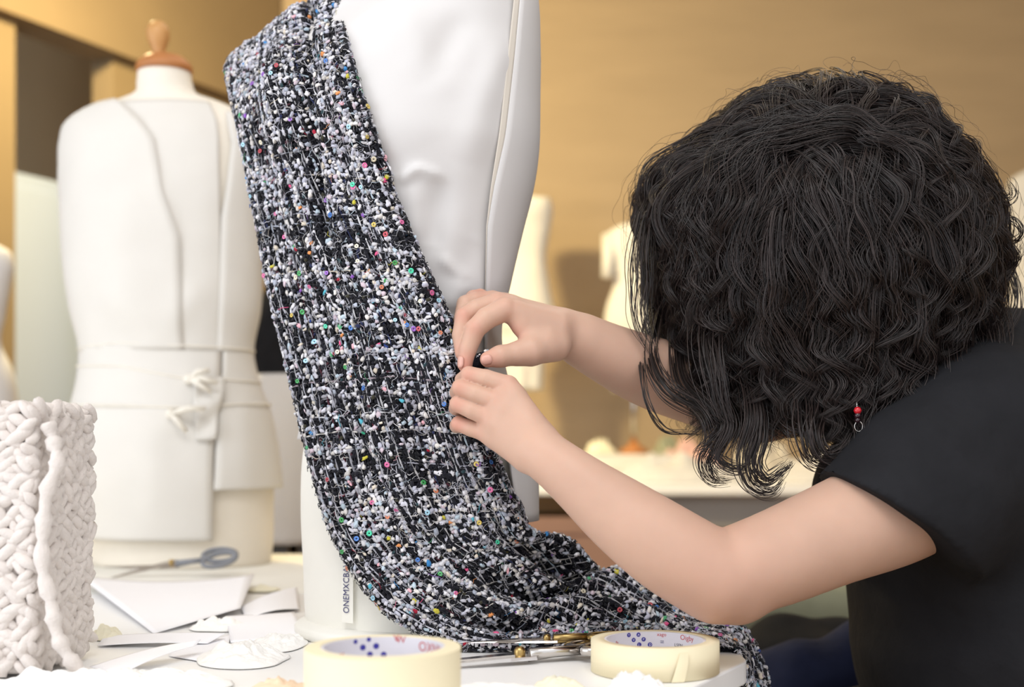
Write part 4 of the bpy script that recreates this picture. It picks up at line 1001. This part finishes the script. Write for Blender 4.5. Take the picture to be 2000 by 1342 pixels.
C3 = lock_set(n3, 1, th3, ph3, r.uniform(1.0, 1.10, n3), r.uniform(.08, .2, n3), r.uniform(.1, .7, n3), np.full(n3, .002), r.uniform(.003, .012, n3), .00016, 3)
# the ringlets that hang below, placed where they hang
def ringlet(pts, turns, amp, per, lockr, seed):
    r = np.random.default_rng(seed); ks = np.linspace(0, 1, len(pts)); f = np.linspace(0, 1, NP_)
    pts = [(p[0], p[1], p[2]+(.075 if i == 0 else .03 if i == 1 else 0)*(1 if pts[0][1] > 480 else .2)) for i, p in enumerate(pts)]
    G = cat_interp(ks, np.array([P(*p) for p in pts]), f)
    Tn = np.gradient(G, axis=0); Tn /= np.linalg.norm(Tn, axis=1, keepdims=True)
    b1 = np.cross(Tn, [0, 1., .1]); b1 /= np.linalg.norm(b1, axis=1, keepdims=True); b2 = np.cross(b1, Tn)
    an = turns*2*PI*f+r.uniform(0, 6.28); C = G+b1*(amp*f*np.cos(an))[:, None]+b2*(amp*f*np.sin(an))[:, None]
    out = []
    for q in range(per):
        a = r.uniform(0, 6.28); rr = math.sqrt(r.random())*lockr; rr *= r.uniform(.6, 1.9); pr = (.9+.5*np.sin(f*2.6))*(1-.6*f**3); fw = r.uniform(8, 22); fz = r.uniform(0, 6.28)
        W = C+b1*((rr*math.cos(a)*pr+.0013*np.sin(fw*f+fz)*(f+.3)))[:, None]+b2*((rr*math.sin(a)*pr+.0013*np.cos(fw*f+fz)*(f+.3)))[:, None]
        L = r.uniform(.85, 1); W = np.stack([np.interp(f*L, f, W[:, c]) for c in range(3)], 1); out.append(W)
    return np.array(out)
RL = []
def RG(pts, per=30, lockr=.006, turns=1.0, amp=.004): RL.append(ringlet(pts, turns, amp, per, lockr, len(RL)+50))
RG([(1262, 620, 1.30), (1253, 690, 1.295), (1262, 780, 1.29), (1295, 835, 1.288), (1345, 848, 1.288), (1385, 846, 1.29)], 9, .0025, .4, .001)
RG([(1285, 600, 1.30), (1270, 690, 1.29), (1300, 760, 1.285), (1365, 800, 1.28), (1400, 818, 1.28), (1338, 862, 1.27)], 34, .006, .5, .003)
RG([(1320, 640, 1.29), (1330, 740, 1.28), (1385, 810, 1.272), (1395, 860, 1.265), (1375, 905, 1.262), (1395, 940, 1.26), (1440, 938, 1.262)], 40, .007, .6, .003)
RG([(1370, 650, 1.28), (1400, 760, 1.268), (1425, 830, 1.26), (1405, 890, 1.255), (1440, 910, 1.252), (1470, 895, 1.254)], 34, .006, .6, .004)
RG([(1420, 640, 1.275), (1460, 740, 1.262), (1475, 820, 1.255), (1460, 890, 1.25), (1470, 940, 1.248), (1505, 955, 1.248), (1530, 925, 1.25)], 40, .007, .5, .003)
RG([(1440, 660, 1.27), (1480, 770, 1.258), (1490, 850, 1.25), (1478, 905, 1.246), (1500, 935, 1.245), (1535, 912, 1.247), (1545, 895, 1.25)], 30, .006, .5, .003)
RG([(1350, 700, 1.28), (1370, 790, 1.27), (1410, 830, 1.262), (1385, 865, 1.258), (1352, 885, 1.256)], 24, .005, .4, .003)
RG([(1520, 680, 1.262), (1560, 770, 1.25), (1570, 840, 1.243), (1585, 890, 1.24), (1625, 905, 1.24), (1662, 885, 1.243)], 44, .009, .5, .003)
RG([(1560, 680, 1.258), (1600, 770, 1.246), (1590, 850, 1.24), (1612, 890, 1.238), (1650, 880, 1.24), (1670, 840, 1.242)], 36, .008, .6, .004)
RG([(1600, 700, 1.255), (1660, 780, 1.245), (1690, 840, 1.24), (1680, 890, 1.238), (1640, 912, 1.237)], 36, .009, .6, .004)
RG([(1480, 690, 1.268), (1500, 790, 1.26), (1540, 840, 1.256), (1570, 850, 1.256)], 20, .005, .6, .004)
RG([(1890, 330, 1.32), (1940, 385, 1.31), (1975, 380, 1.305), (1968, 345, 1.30)], 12, .004, .4, .002)
RG([(1920, 420, 1.33), (1965, 470, 1.325), (1992, 455, 1.32), (1975, 425, 1.32), (1950, 440, 1.318)], 10, .004, .5, .003)
RG([(1910, 470, 1.33), (1960, 520, 1.325), (1990, 505, 1.32), (2005, 470, 1.32)], 8, .003, .5, .003)
RG([(1930, 480, 1.34), (1965, 560, 1.33), (1970, 620, 1.325), (1945, 680, 1.32)], 40, .011, .8, .006)
RG([(1880, 500, 1.32), (1930, 600, 1.30), (1930, 690, 1.29), (1880, 740, 1.285)], 40, .012, 1.2, .008)
RG([(1800, 520, 1.29), (1860, 640, 1.27), (1850, 740, 1.262), (1790, 790, 1.26)], 40, .012, 1.2, .009)
RG([(1720, 560, 1.27), (1770, 680, 1.255), (1770, 780, 1.247), (1720, 850, 1.243)], 40, .012, 1.2, .009)
RG([(1640, 600, 1.26), (1700, 710, 1.248), (1720, 800, 1.243), (1700, 860, 1.24)], 40, .011, 1.2, .009)
RG([(1400, 560, 1.27), (1380, 660, 1.262), (1400, 750, 1.258), (1440, 830, 1.255)], 40, .010, 1.0, .007)
RG([(1260, 420, 1.33), (1245, 520, 1.32), (1250, 600, 1.315), (1275, 700, 1.31)], 30, .009, 1.5, .004)
# the loose hair ends in a broken line; only the ringlets hang lower
LX = [1180, 1260, 1330, 1400, 1480, 1540, 1600, 1700, 1760, 1850, 1950, 2060]; LY = [620, 700, 790, 835, 850, 815, 850, 885, 835, 760, 700, 640]
def trim(A, seed):
    W, R = A; r = np.random.default_rng(seed); f = np.linspace(0, 1, NP_); keep = np.ones(len(W), bool)
    px = CX+F*W[..., 0]/W[..., 1]; py = HY-F*(W[..., 2]-CAMZ)/W[..., 1]; lim = np.interp(px, LX, LY)+r.normal(0, 22, (len(W), 1))
    bad = py > lim
    for i in np.where(bad.any(1))[0]:
        k = int(np.argmax(bad[i]))
        if k < 10: keep[i] = False; continue
        g = f*(k/(NP_-1)); W[i] = np.stack([np.interp(g, f, W[i, :, c]) for c in range(3)], 1)
    return W[keep], R[keep]
A_ = trim((np.array(A_[0]), np.array(A_[1])), 1); B2 = trim((np.array(B2[0]), np.array(B2[1])), 2); C3 = trim((np.array(C3[0]), np.array(C3[1])), 3)
RW = np.concatenate(RL); RRd = np.full(RW.shape[:2], .00045)*(1-.7*np.linspace(0, 1, NP_)[None]**3)
W = np.concatenate([A_[0], B2[0], C3[0], RW]); Rr = np.concatenate([A_[1], B2[1], C3[1], RRd])
hc = bpy.data.hair_curves.new('hair_strands'); hc.add_curves([NP_]*len(W))
hc.attributes['position'].data.foreach_set('vector', W.astype(np.float32).ravel())
ra_ = hc.attributes.get('radius') or hc.attributes.new('radius', 'FLOAT', 'POINT'); ra_.data.foreach_set('value', Rr.astype(np.float32).ravel())
hm = bpy.data.materials.new('dark_hair'); hm.use_nodes = True; nt = hm.node_tree
b = nt.nodes['Principled BSDF']; b.inputs['Roughness'].default_value = .36; b.inputs['Specular IOR Level'].default_value = .42
hi_n = nt.nodes.new('ShaderNodeHairInfo'); rmp = nt.nodes.new('ShaderNodeValToRGB')
rmp.color_ramp.elements[0].color = (.006, .0045, .0045, 1); rmp.color_ramp.elements[1].color = (.038, .025, .022, 1)
nt.links.new(hi_n.outputs['Random'], rmp.inputs[0]); nt.links.new(rmp.outputs[0], b.inputs['Base Color'])
hc.materials.append(hm)
ho = bpy.data.objects.new('hair_strands', hc); COL.objects.link(ho); ho.parent = hair; ho['kind'] = 'stuff'
# dangling earring seen between the curls
ex, ey, ed = 1675, 800, 1.232
ear = MB().tube([P(1668, 770, ed+.012), P(1673, 785, ed+.004), P(1674, 797, ed)], .0005, 6)
ring_ = [P(1677+8*math.cos(a), 833+10*math.sin(a), ed) for a in np.linspace(0, 2*PI, 14)]
ear.tube(ring_, .0005, 6, cap=False); er = adopt(ear.build('earring', M['steel'], smooth=True), person)
for (y, rb, m_) in ((802, .0040, 'bead_red'), (812, .0036, 'bead_dark'), (821, .0030, 'bead_dark')):
    o = MB().lathe([(.0001, -rb), (rb*.7, -rb*.7), (rb, 0), (rb*.7, rb*.7), (.0001, rb)], P(1675, y, ed), 12).build('bead', M[m_], None, smooth=True)
    adopt(o, er)
# ------------------------------------------------------------------ things on the table
def tape_roll(px, py_top, R, h, d, label, prints, zb=TZ):
    c = P(px, HY+1, d); c[2] = zb
    t = thing('tape_roll', c, label, 'tape roll')
    adopt(MB().lathe([(R-.012, .0), (R, .0008), (R, h-.0008), (R-.012, h)], c, 72, closed=True).build('tape', M['maskingtape'], smooth=True), t)
    md = t.children[0].modifiers.new('b', 'EDGE_SPLIT'); md.split_angle = .6
    ri = R-.0122
    core = adopt(MB().lathe([(ri-.0022, .0004), (ri, .0004), (ri, h-.0006), (ri-.0022, h-.0006)], c, 72, closed=True).build('card_core', M['tapecore'], smooth=True), t)
    md = core.modifiers.new('b', 'EDGE_SPLIT'); md.split_angle = .6
    r2 = ri-.0024
    def onwall(phi, zz):   # phi measured from the far side, seen from inside
        return (c[0]+r2*math.sin(phi), c[1]+r2*math.cos(phi), c[2]+zz)
    for pr in prints:
        if pr[0] == 'dot':
            _, ph, zz, rr, ch = pr
            V = [onwall(ph, zz)]+[onwall(ph+rr*math.cos(a)/r2, zz+rr*math.sin(a)) for a in np.linspace(0, 2*PI, 16, endpoint=False)]
            o = mesh_np('printed_dot', V, [(0, i+1, (i+1) % 16+1) for i in range(16)], M['ink_blue'], core, False)
            pass
            if ch:
                r3 = r2-.00015
                o2 = text_obj('printed_letter', ch, rr*1.5, M['ink_white'], core, lambda x, y, ph=ph, zz=zz, rr=rr: (c[0]+r3*math.sin(ph+(x-rr*.42)/r3), c[1]+r3*math.cos(ph+(x-rr*.42)/r3), c[2]+zz-rr*.5+y))
        else:
            _, ph, zz, size, s_, m_ = pr
            o2 = text_obj('printed_word', s_, size, M[m_], core, lambda x, y, ph=ph, zz=zz: onwall(ph+x/r2, zz+y))
    return t, c
Rr_ = .0590
hR = .0300
def phx(x, c0=1075, w=363): return math.asin(max(-.98, min(.98, (x-c0)/w)))
pr = [('dot', phx(909), hR-.0030, .0021, 'Y'), ('dot', phx(987), hR-.0032, .0021, 'A'), ('dot', phx(948), hR-.0080, .0021, 'V'), ('dot', phx(1028), hR-.0078, .0021, 'P'),
      ('dot', phx(993), hR-.0128, .0022, 'I'), ('dot', phx(1078), hR-.0130, .0022, 'D'),
      ('word', phx(1132), hR-.0045, .0048, 'xago', 'ink_red'), ('word', phx(1303), hR-.0065, .0070, 'Oigby', 'ink_red'), ('word', phx(1262), hR-.0135, .0042, 'LSFN', 'ink_black'),
      ('word', phx(1155), hR-.0125, .0070, '=', 'ink_navy'), ('word', phx(1010), hR-.0205, .0070, 'On9', 'ink_black'), ('word', phx(800), hR-.0100, .0040, 'Pe', 'ink_red')]
tR, cR = tape_roll(1279, 1258, Rr_, hR, 1.158, 'cream masking tape roll at right, next to the scissors, with a loose tape end', pr)
# loose end of the tape
V = []
for i, tt in enumerate(np.linspace(0, 1, 12)):
    for j, wv in enumerate((-1, 0, 1)):
        a = -PI/2+.33+wv*(.07+.03*tt)-.10*tt; rr = Rr_+.0010+.0022*math.sin(tt*PI)*(1 if wv > -1 else .3)
        V.append((cR[0]+rr*math.cos(a), cR[1]+rr*math.sin(a), cR[2]+hR*.86-tt*hR*.86+.0006))
adopt(mesh_np('loose_end', V, grid_faces(12, 3), M['maskingtape']), tR)
t_ = tR.children[-1]; t_.modifiers.new('t', 'SOLIDIFY').thickness = .0003
hL = .0575
def phl(x): return math.asin(max(-.98, min(.98, (x-1025)/675)))
pr = [('dot', phl(640), hL-.0030, .0018, ''), ('dot', phl(722), hL-.0080, .0024, ''), ('dot', phl(790), hL-.0020, .0018, ''), ('dot', phl(875), hL-.0075, .0024, ''), ('dot', phl(803), hL-.0140, .0024, ''), ('dot', phl(965), hL-.0145, .0024, ''),
      ('word', phl(1390), hL-.0100, .0105, 'OXNM', 'ink_red'), ('word', phl(1080), hL-.0040, .0080, 'V', 'ink_red'), ('word', phl(1110), hL-.0050, .0080, 'W', 'ink_red'), ('word', phl(470), hL-.0130, .0060, 'ae', 'ink_red')]
tL, cL = tape_roll(748, 1262, .0590, hL, .950, 'large cream masking tape roll nearest the camera, out of focus', pr)

def scissors(name, label, c, ang, sc_, open_, mh, tilt=0.0, roll=0.0):
    t = thing(name, c, label, 'scissors'); pass
    R = Matrix.Rotation(ang, 4, 'Z') @ Matrix.Rotation(tilt, 4, 'Y') @ Matrix.Rotation(roll, 4, 'X')
    for sg in (-1, 1):
        rz = Matrix.Rotation(sg*open_, 4, 'Z'); zo = .0020+(.0024 if sg > 0 else 0)
        X = lambda p: (Matrix.Translation(Vector(c)) @ R @ rz @ Vector((p[0]*sc_, p[1]*sc_, zo+(p[2] if len(p) > 2 else 0)*sc_)))
        # blade: tapered wedge towards -x
        prof = [(-.105, .0, .0), (-.06, .006, .002), (-.01, .0085, .0032), (.012, .0075, .0034)]
        V = []; 
        for (x, wd, th) in prof:
            V += [X((x, sg*-.001-sg*0, -th*.3)), X((x, sg*wd-.0, -th*.3)), X((x, sg*wd*.8, th*.5)), X((x, sg*-.001, th*.35))]
        Fc = [(i*4+k, i*4+(k+1) % 4, (i+1)*4+(k+1) % 4, (i+1)*4+k) for i in range(3) for k in range(4)]+[(3, 2, 1, 0), (12, 13, 14, 15)]
        bl = mesh_np('blade', V, Fc, M['steel'], None, False)
        bm = bmesh.new(); bm.from_mesh(bl.data); bmesh.ops.recalc_face_normals(bm, faces=bm.faces[:]); bm.to_mesh(bl.data); bm.free()
        adopt(bl, t)
        sh = MB().tube([X((.008, -sg*.001, .001)), X((.03, -sg*.005, .002)), X((.05, -sg*.008, .002))], [.0048*sc_, .0042*sc_, .0042*sc_], 10)
        n = 26; rp = []
        for k in range(n+1):
            a = PI+2*PI*k/n; rp.append(X((.074+.026*math.cos(a), -sg*(.016+.0)-sg*.0-.0+.013*math.sin(a), .003)))
        sh.tube(rp, .0040*sc_, 10, cap=False)
        adopt(sh.build('handle', mh, smooth=True), t)
    sw = MB().lathe([(.0045*sc_, .0), (.0045*sc_, .008*sc_), (.003*sc_, .0105*sc_), (.0005, .011*sc_)], c, 16)
    adopt(sw.build('pivot_screw', M['brass'], smooth=True), t)
    return t
c1 = T(1015, 1297); c1[2] = TZ+.0035
scissors('scissors', 'steel scissors lying between the two tape rolls, blades to the left', c1, .40, 1.22, .05, M['steel'])
c2 = T(1068, 1276); c2[2] = TZ+.010
scissors('scissors', 'second scissors with brassy handles, tucked behind the steel pair against the tweed', c2, .16, .85, .10, M['brass'])
c3 = P(335, 1130, 1.96); c3[2] = TZ+.016
scissors('scissors', 'scissors with grey loop handles in front of the knobbed dress form', c3, .1, 1.0, .14, M['greyplastic'], tilt=-.12, roll=.75)

# knitted block
kc = np.array([-.520, 1.175, TZ]); KW, KD, KH = .205, .13, .243
kn_t = thing('knitted_block', kc, 'chunky cream hand-knitted block standing at the lower left corner', 'knitted block')
kr = math.radians(-4)
Rk = Matrix.Rotation(kr, 3, 'Z')
def KX(p): v = Rk @ Vector(p); return (v.x+kc[0], v.y+kc[1], v.z+kc[2])
o = MB().box((kc[0], kc[1], kc[2]+KH/2), (KW-.008, KD-.008, KH-.008), Rk, bev=.012).build('body', M['knit'], smooth=True); adopt(o, kn_t)
Vs = []; 
def stitch(p, nv, axd, L, r1, r2):
    nv = Vector(nv); ax = Vector(axd).normalized(); bx = nv.cross(ax).normalized(); nv = ax.cross(bx)
    B = IC2*(1+rng.normal(0, .05, (len(IC2), 1)))
    out = []
    for q in B:
        t_ = q[0]; bend = (1-t_*t_)*.25
        out.append(KX(Vector(p)+ax*(t_*L)+bx*(q[1]*r1)+nv*(q[2]*r2+bend*r2)))
    Vs.append(out)
def face(o_, ux, uz, nv, W, Hh, nu, nh):
    for i in range(nh):
        for j in range(nu):
            uu = (j+.5+(.25 if i % 2 else -.25))/nu; vv = (i+.5)/nh
            sgn = 1 if (j+i//3) % 2 else -1
            p = Vector(o_)+Vector(ux)*uu*W+Vector(uz)*vv*Hh+Vector(nv)*rng.normal(.0005, .0012)+Vector(ux)*rng.normal(0, .0012)+Vector(uz)*rng.normal(0, .0012)
            a = sgn*(.70+rng.normal(0, .22)); ax = Vector(ux)*math.cos(a)+Vector(uz)*math.sin(a)+Vector(nv)*rng.normal(0, .15)
            s_ = rng.uniform(.85, 1.2); stitch(p, nv, ax, .0128*s_, .0052*s_, .0056*s_)
hw, hd = KW/2-.003, KD/2-.003
face((-hw, -hd, .009), (1, 0, 0), (0, 0, 1), (0, -1, 0), KW-.006, KH-.009, 17, 32)
face((hw, -hd, .009), (0, 1, 0), (0, 0, 1), (1, 0, 0), KD-.006, KH-.009, 11, 32)
face((-hw, -hd, KH-.004), (1, 0, 0), (0, 1, 0), (0, 0, 1), KW-.006, KD-.006, 15, 11)
face((-hw, -hd, .009), (0, 1, 0), (0, 0, 1), (-1, 0, 0), KD-.006, KH-.004, 10, 20)
m_ = len(IC2); Vs = np.array(Vs); Fk = (IF2[None]+(np.arange(len(Vs))*m_)[:, None, None]).reshape(-1, 3)
o = mesh_np('stitches', Vs.reshape(-1, 3), Fk, M['knit']); o['kind'] = 'stuff'; adopt(o, kn_t)
pts = [P(98, 826, 1.115), P(104, 862, 1.108), P(112, 905, 1.103), P(92, 960, 1.100), P(84, 1040, 1.098), P(83, 1110, 1.098), P(100, 1180, 1.098), P(112, 1240, 1.098), P(135, 1285, 1.098), P(168, 1322, 1.098)]
pv = cat_interp(np.arange(10), np.array(pts), np.linspace(0, 9, 50))
pv[:, 1] = np.minimum(pv[:, 1], kc[1]-hd-.004)
adopt(MB().tube(pv, [.0062+.0015*math.sin(i*1.3)+.0008*math.sin(i*2.9) for i in range(50)], 12).build('seam_yarn', M['knit'], smooth=True), kn_t)

def sheet(name, cs, label, cat, lift=None, n=16, m=None, th=.0005, fold=0.0):
    """a sheet of paper from four table points (px, py, height) : far-left, far-right, near-right, near-left"""
    q = [T(x, y, h) for (x, y, h) in cs]; V = np.zeros((n, n, 3))
    for i in range(n):
        for j in range(n):
            u_, v_ = j/(n-1), i/(n-1)
            p = (q[0]*(1-u_)+q[1]*u_)*(1-v_)+(q[3]*(1-u_)+q[2]*u_)*v_
            if lift: p[2] += lift(u_, v_)
            p[2] = max(p[2], TZ+.0008); V[i, j] = p
    o = mesh_np(name, V.reshape(-1, 3), grid_faces(n, n), m or M['paper']); o.modifiers.new('t', 'SOLIDIFY').thickness = th
    return tag(o, label, cat)
sheet('paper_sheet', [(150, 1129, .012), (498, 1127, .014), (470, 1188, .010), (300, 1238, .002)], 'large white paper sheet curling up beside the knitted block', 'paper',
      lambda u_, v_: .004*(1-v_)*(2*u_-1)**2-.006*(1-v_)*(1-(2*u_-1)**2)+.003*v_*(1-v_))
sheet('paper_sheet', [(205, 1243, .003), (440, 1238, .010), (405, 1258, .004), (190, 1262, .002)], 'narrow white paper under the front edge of the large sheet', 'paper', lambda u_, v_: .002*math.sin(u_*3))
sheet('paper_strip', [(175, 1303, .003), (392, 1250, .016), (382, 1262, .012), (232, 1320, .002)], 'long pointed paper strip running from the knitted block to the right', 'paper', lambda u_, v_: .003*math.sin(u_*PI))
sheet('paper_sheet', [(470, 1186, .004), (580, 1148, .006), (585, 1190, .004), (480, 1210, .002)], 'white paper scrap between the large sheet and the big dress form', 'paper', lambda u_, v_: .004*math.sin(u_*PI))
sheet('paper_sheet', [(440, 1204, .004), (575, 1196, .004), (590, 1245, .002), (450, 1256, .002)], 'white paper lying in front of the big dress form, left of the lettering', 'paper', lambda u_, v_: .003*math.sin(v_*PI))
sheet('paper_sheet', [(340, 1262, .002), (450, 1240, .004), (440, 1300, .002), (330, 1282, .001)], 'small white paper beside the pointed strip', 'paper')
def thp(px, py, h=0): p = T(px, py, h); p[2] = TZ; return p
heap('muslin_scrap', thp(470, 1290), .045, .05, .014, M['fluff'], 'fluffy white muslin scrap in front, left of the large tape roll', 'fabric scrap', 11.3)
heap('muslin_scrap', thp(545, 1262), .030, .05, .010, M['fluff'], 'white muslin scrap between the papers and the large tape roll', 'fabric scrap', 12.9)
heap('muslin_scrap', thp(300, 1338), .075, .030, .012, M['fluff'], 'frayed white muslin strip along the bottom edge', 'fabric scrap', 13.7)
heap('muslin_scrap', thp(130, 1345), .075, .022, .012, M['fluff'], 'frayed white muslin lying below the knitted block', 'fabric scrap', 15.1)
heap('muslin_scrap', thp(430, 1228), .035, .030, .010, M['fluff'], 'crumpled white muslin beside the pointed paper strip', 'fabric scrap', 17.9)
heap('cream_scrap', thp(208, 1248), .016, .018, .013, M['cream_scrap'], 'small cream scrap right beside the knitted block', 'fabric scrap', 19.2, n=18)
heap('peach_scrap', thp(548, 1352), .028, .020, .009, M['peach'], 'peach coloured scrap left of the large tape roll', 'fabric scrap', 21.5, n=18)
heap('yellow_scrap', thp(515, 1155), .022, .02, .006, M['cream_scrap'], 'small flat yellow-cream scrap behind the papers', 'fabric scrap', 23.5, n=14)
heap('tissue_scrap', thp(1240, 1352), .030, .018, .014, M['fluff'], 'crumpled white scrap in front of the right tape roll', 'fabric scrap', 31.2, n=22)
heap('cream_scrap', thp(1092, 1350), .024, .015, .010, M['cream_scrap'], 'cream scrap lying left of the right tape roll', 'fabric scrap', 33.4, n=20)
heap('muslin_scrap', thp(960, 1352), .05, .016, .006, M['fluff'], 'thin white muslin strip between the two tape rolls', 'fabric scrap', 35.2, n=18)

# chair with a dark jacket and jeans behind the elbow
d_ = 1.95
cx0 = (1560-CX)/F*d_
t = thing('chair', (cx0, d_, 0), 'olive upholstered chair behind the bent elbow', 'chair')
zt = CAMZ-(1138-HY)/F*d_
adopt(sdf_mesh([((cx0-.17, d_+.17, zt-.06), (cx0+.17, d_+.17, zt-.06), .05, .05, .02), ((cx0-.16, d_+.16, zt-.18), (cx0+.16, d_+.16, zt-.18), .05, .05, .08)], .008, 'backrest', M['olive'], None), t)
adopt(MB().box((cx0, d_, .485), (.46, .44, .07), bev=.02).build('seat', M['olive'], smooth=False), t)
for sx in (-.19, .19):
    for sy in (-.17, .17):
        adopt(MB().tube([(cx0+sx, d_+sy, .47), (cx0+sx*1.08, d_+sy*1.08, 0)], [.016, .013], 10).build('leg', M['wood2'], smooth=True), t)
    adopt(MB().tube([(cx0+sx*.8, d_+.19, .48), (cx0+sx*.8, d_+.20, zt-.1)], .012, 8).build('back_post', M['wood2'], smooth=True), t)
def Q(px, py, d): return P(px, py, d)
jk = sdf_mesh([(Q(1440, 1330, 1.86), Q(1530, 1272, 1.90), .045, .05, .03), (Q(1530, 1272, 1.90), Q(1640, 1272, 1.92), .05, .045, .03), (Q(1640, 1272, 1.92), Q(1690, 1350, 1.90), .045, .05, .03),
               (Q(1480, 1325, 1.84), Q(1600, 1310, 1.84), .05, .05, .03), (Q(1500, 1390, 1.86), Q(1680, 1380, 1.88), .09, .09, .05), (Q(1560, 1345, 1.82), Q(1650, 1295, 1.83), .018, .03, .02), (Q(1500, 1500, 1.9), Q(1660, 1500, 1.9), .11, .11, .06)],
              .006, 'jacket', M['blackgarment'], None, cut=[(np.array([0, 0, .522]), (0, 0, -1), None)])
tag(jk, 'black jacket bundled on the olive chair', 'jacket')
jn = sdf_mesh([(Q(1460, 1322, 1.69), Q(1560, 1300, 1.67), .026, .036, .02), (Q(1570, 1345, 1.66), Q(1690, 1270, 1.68), .040, .045, .02), (Q(1540, 1390, 1.67), Q(1700, 1360, 1.67), .055, .055, .03), (Q(1500, 1420, 1.68), Q(1700, 1440, 1.69), .06, .06, .04), (Q(1560, 1520, 1.70), Q(1680, 1520, 1.71), .07, .07, .05), (Q(1560, 1600, 1.71), Q(1680, 1600, 1.72), .05, .05, .05)],
              .006, 'jeans', M['navy'], None, cut=[(np.array([0, 0, .522]), (0, 0, -1), None)])
tag(jn, 'folded navy jeans in front of the black jacket', 'jeans')
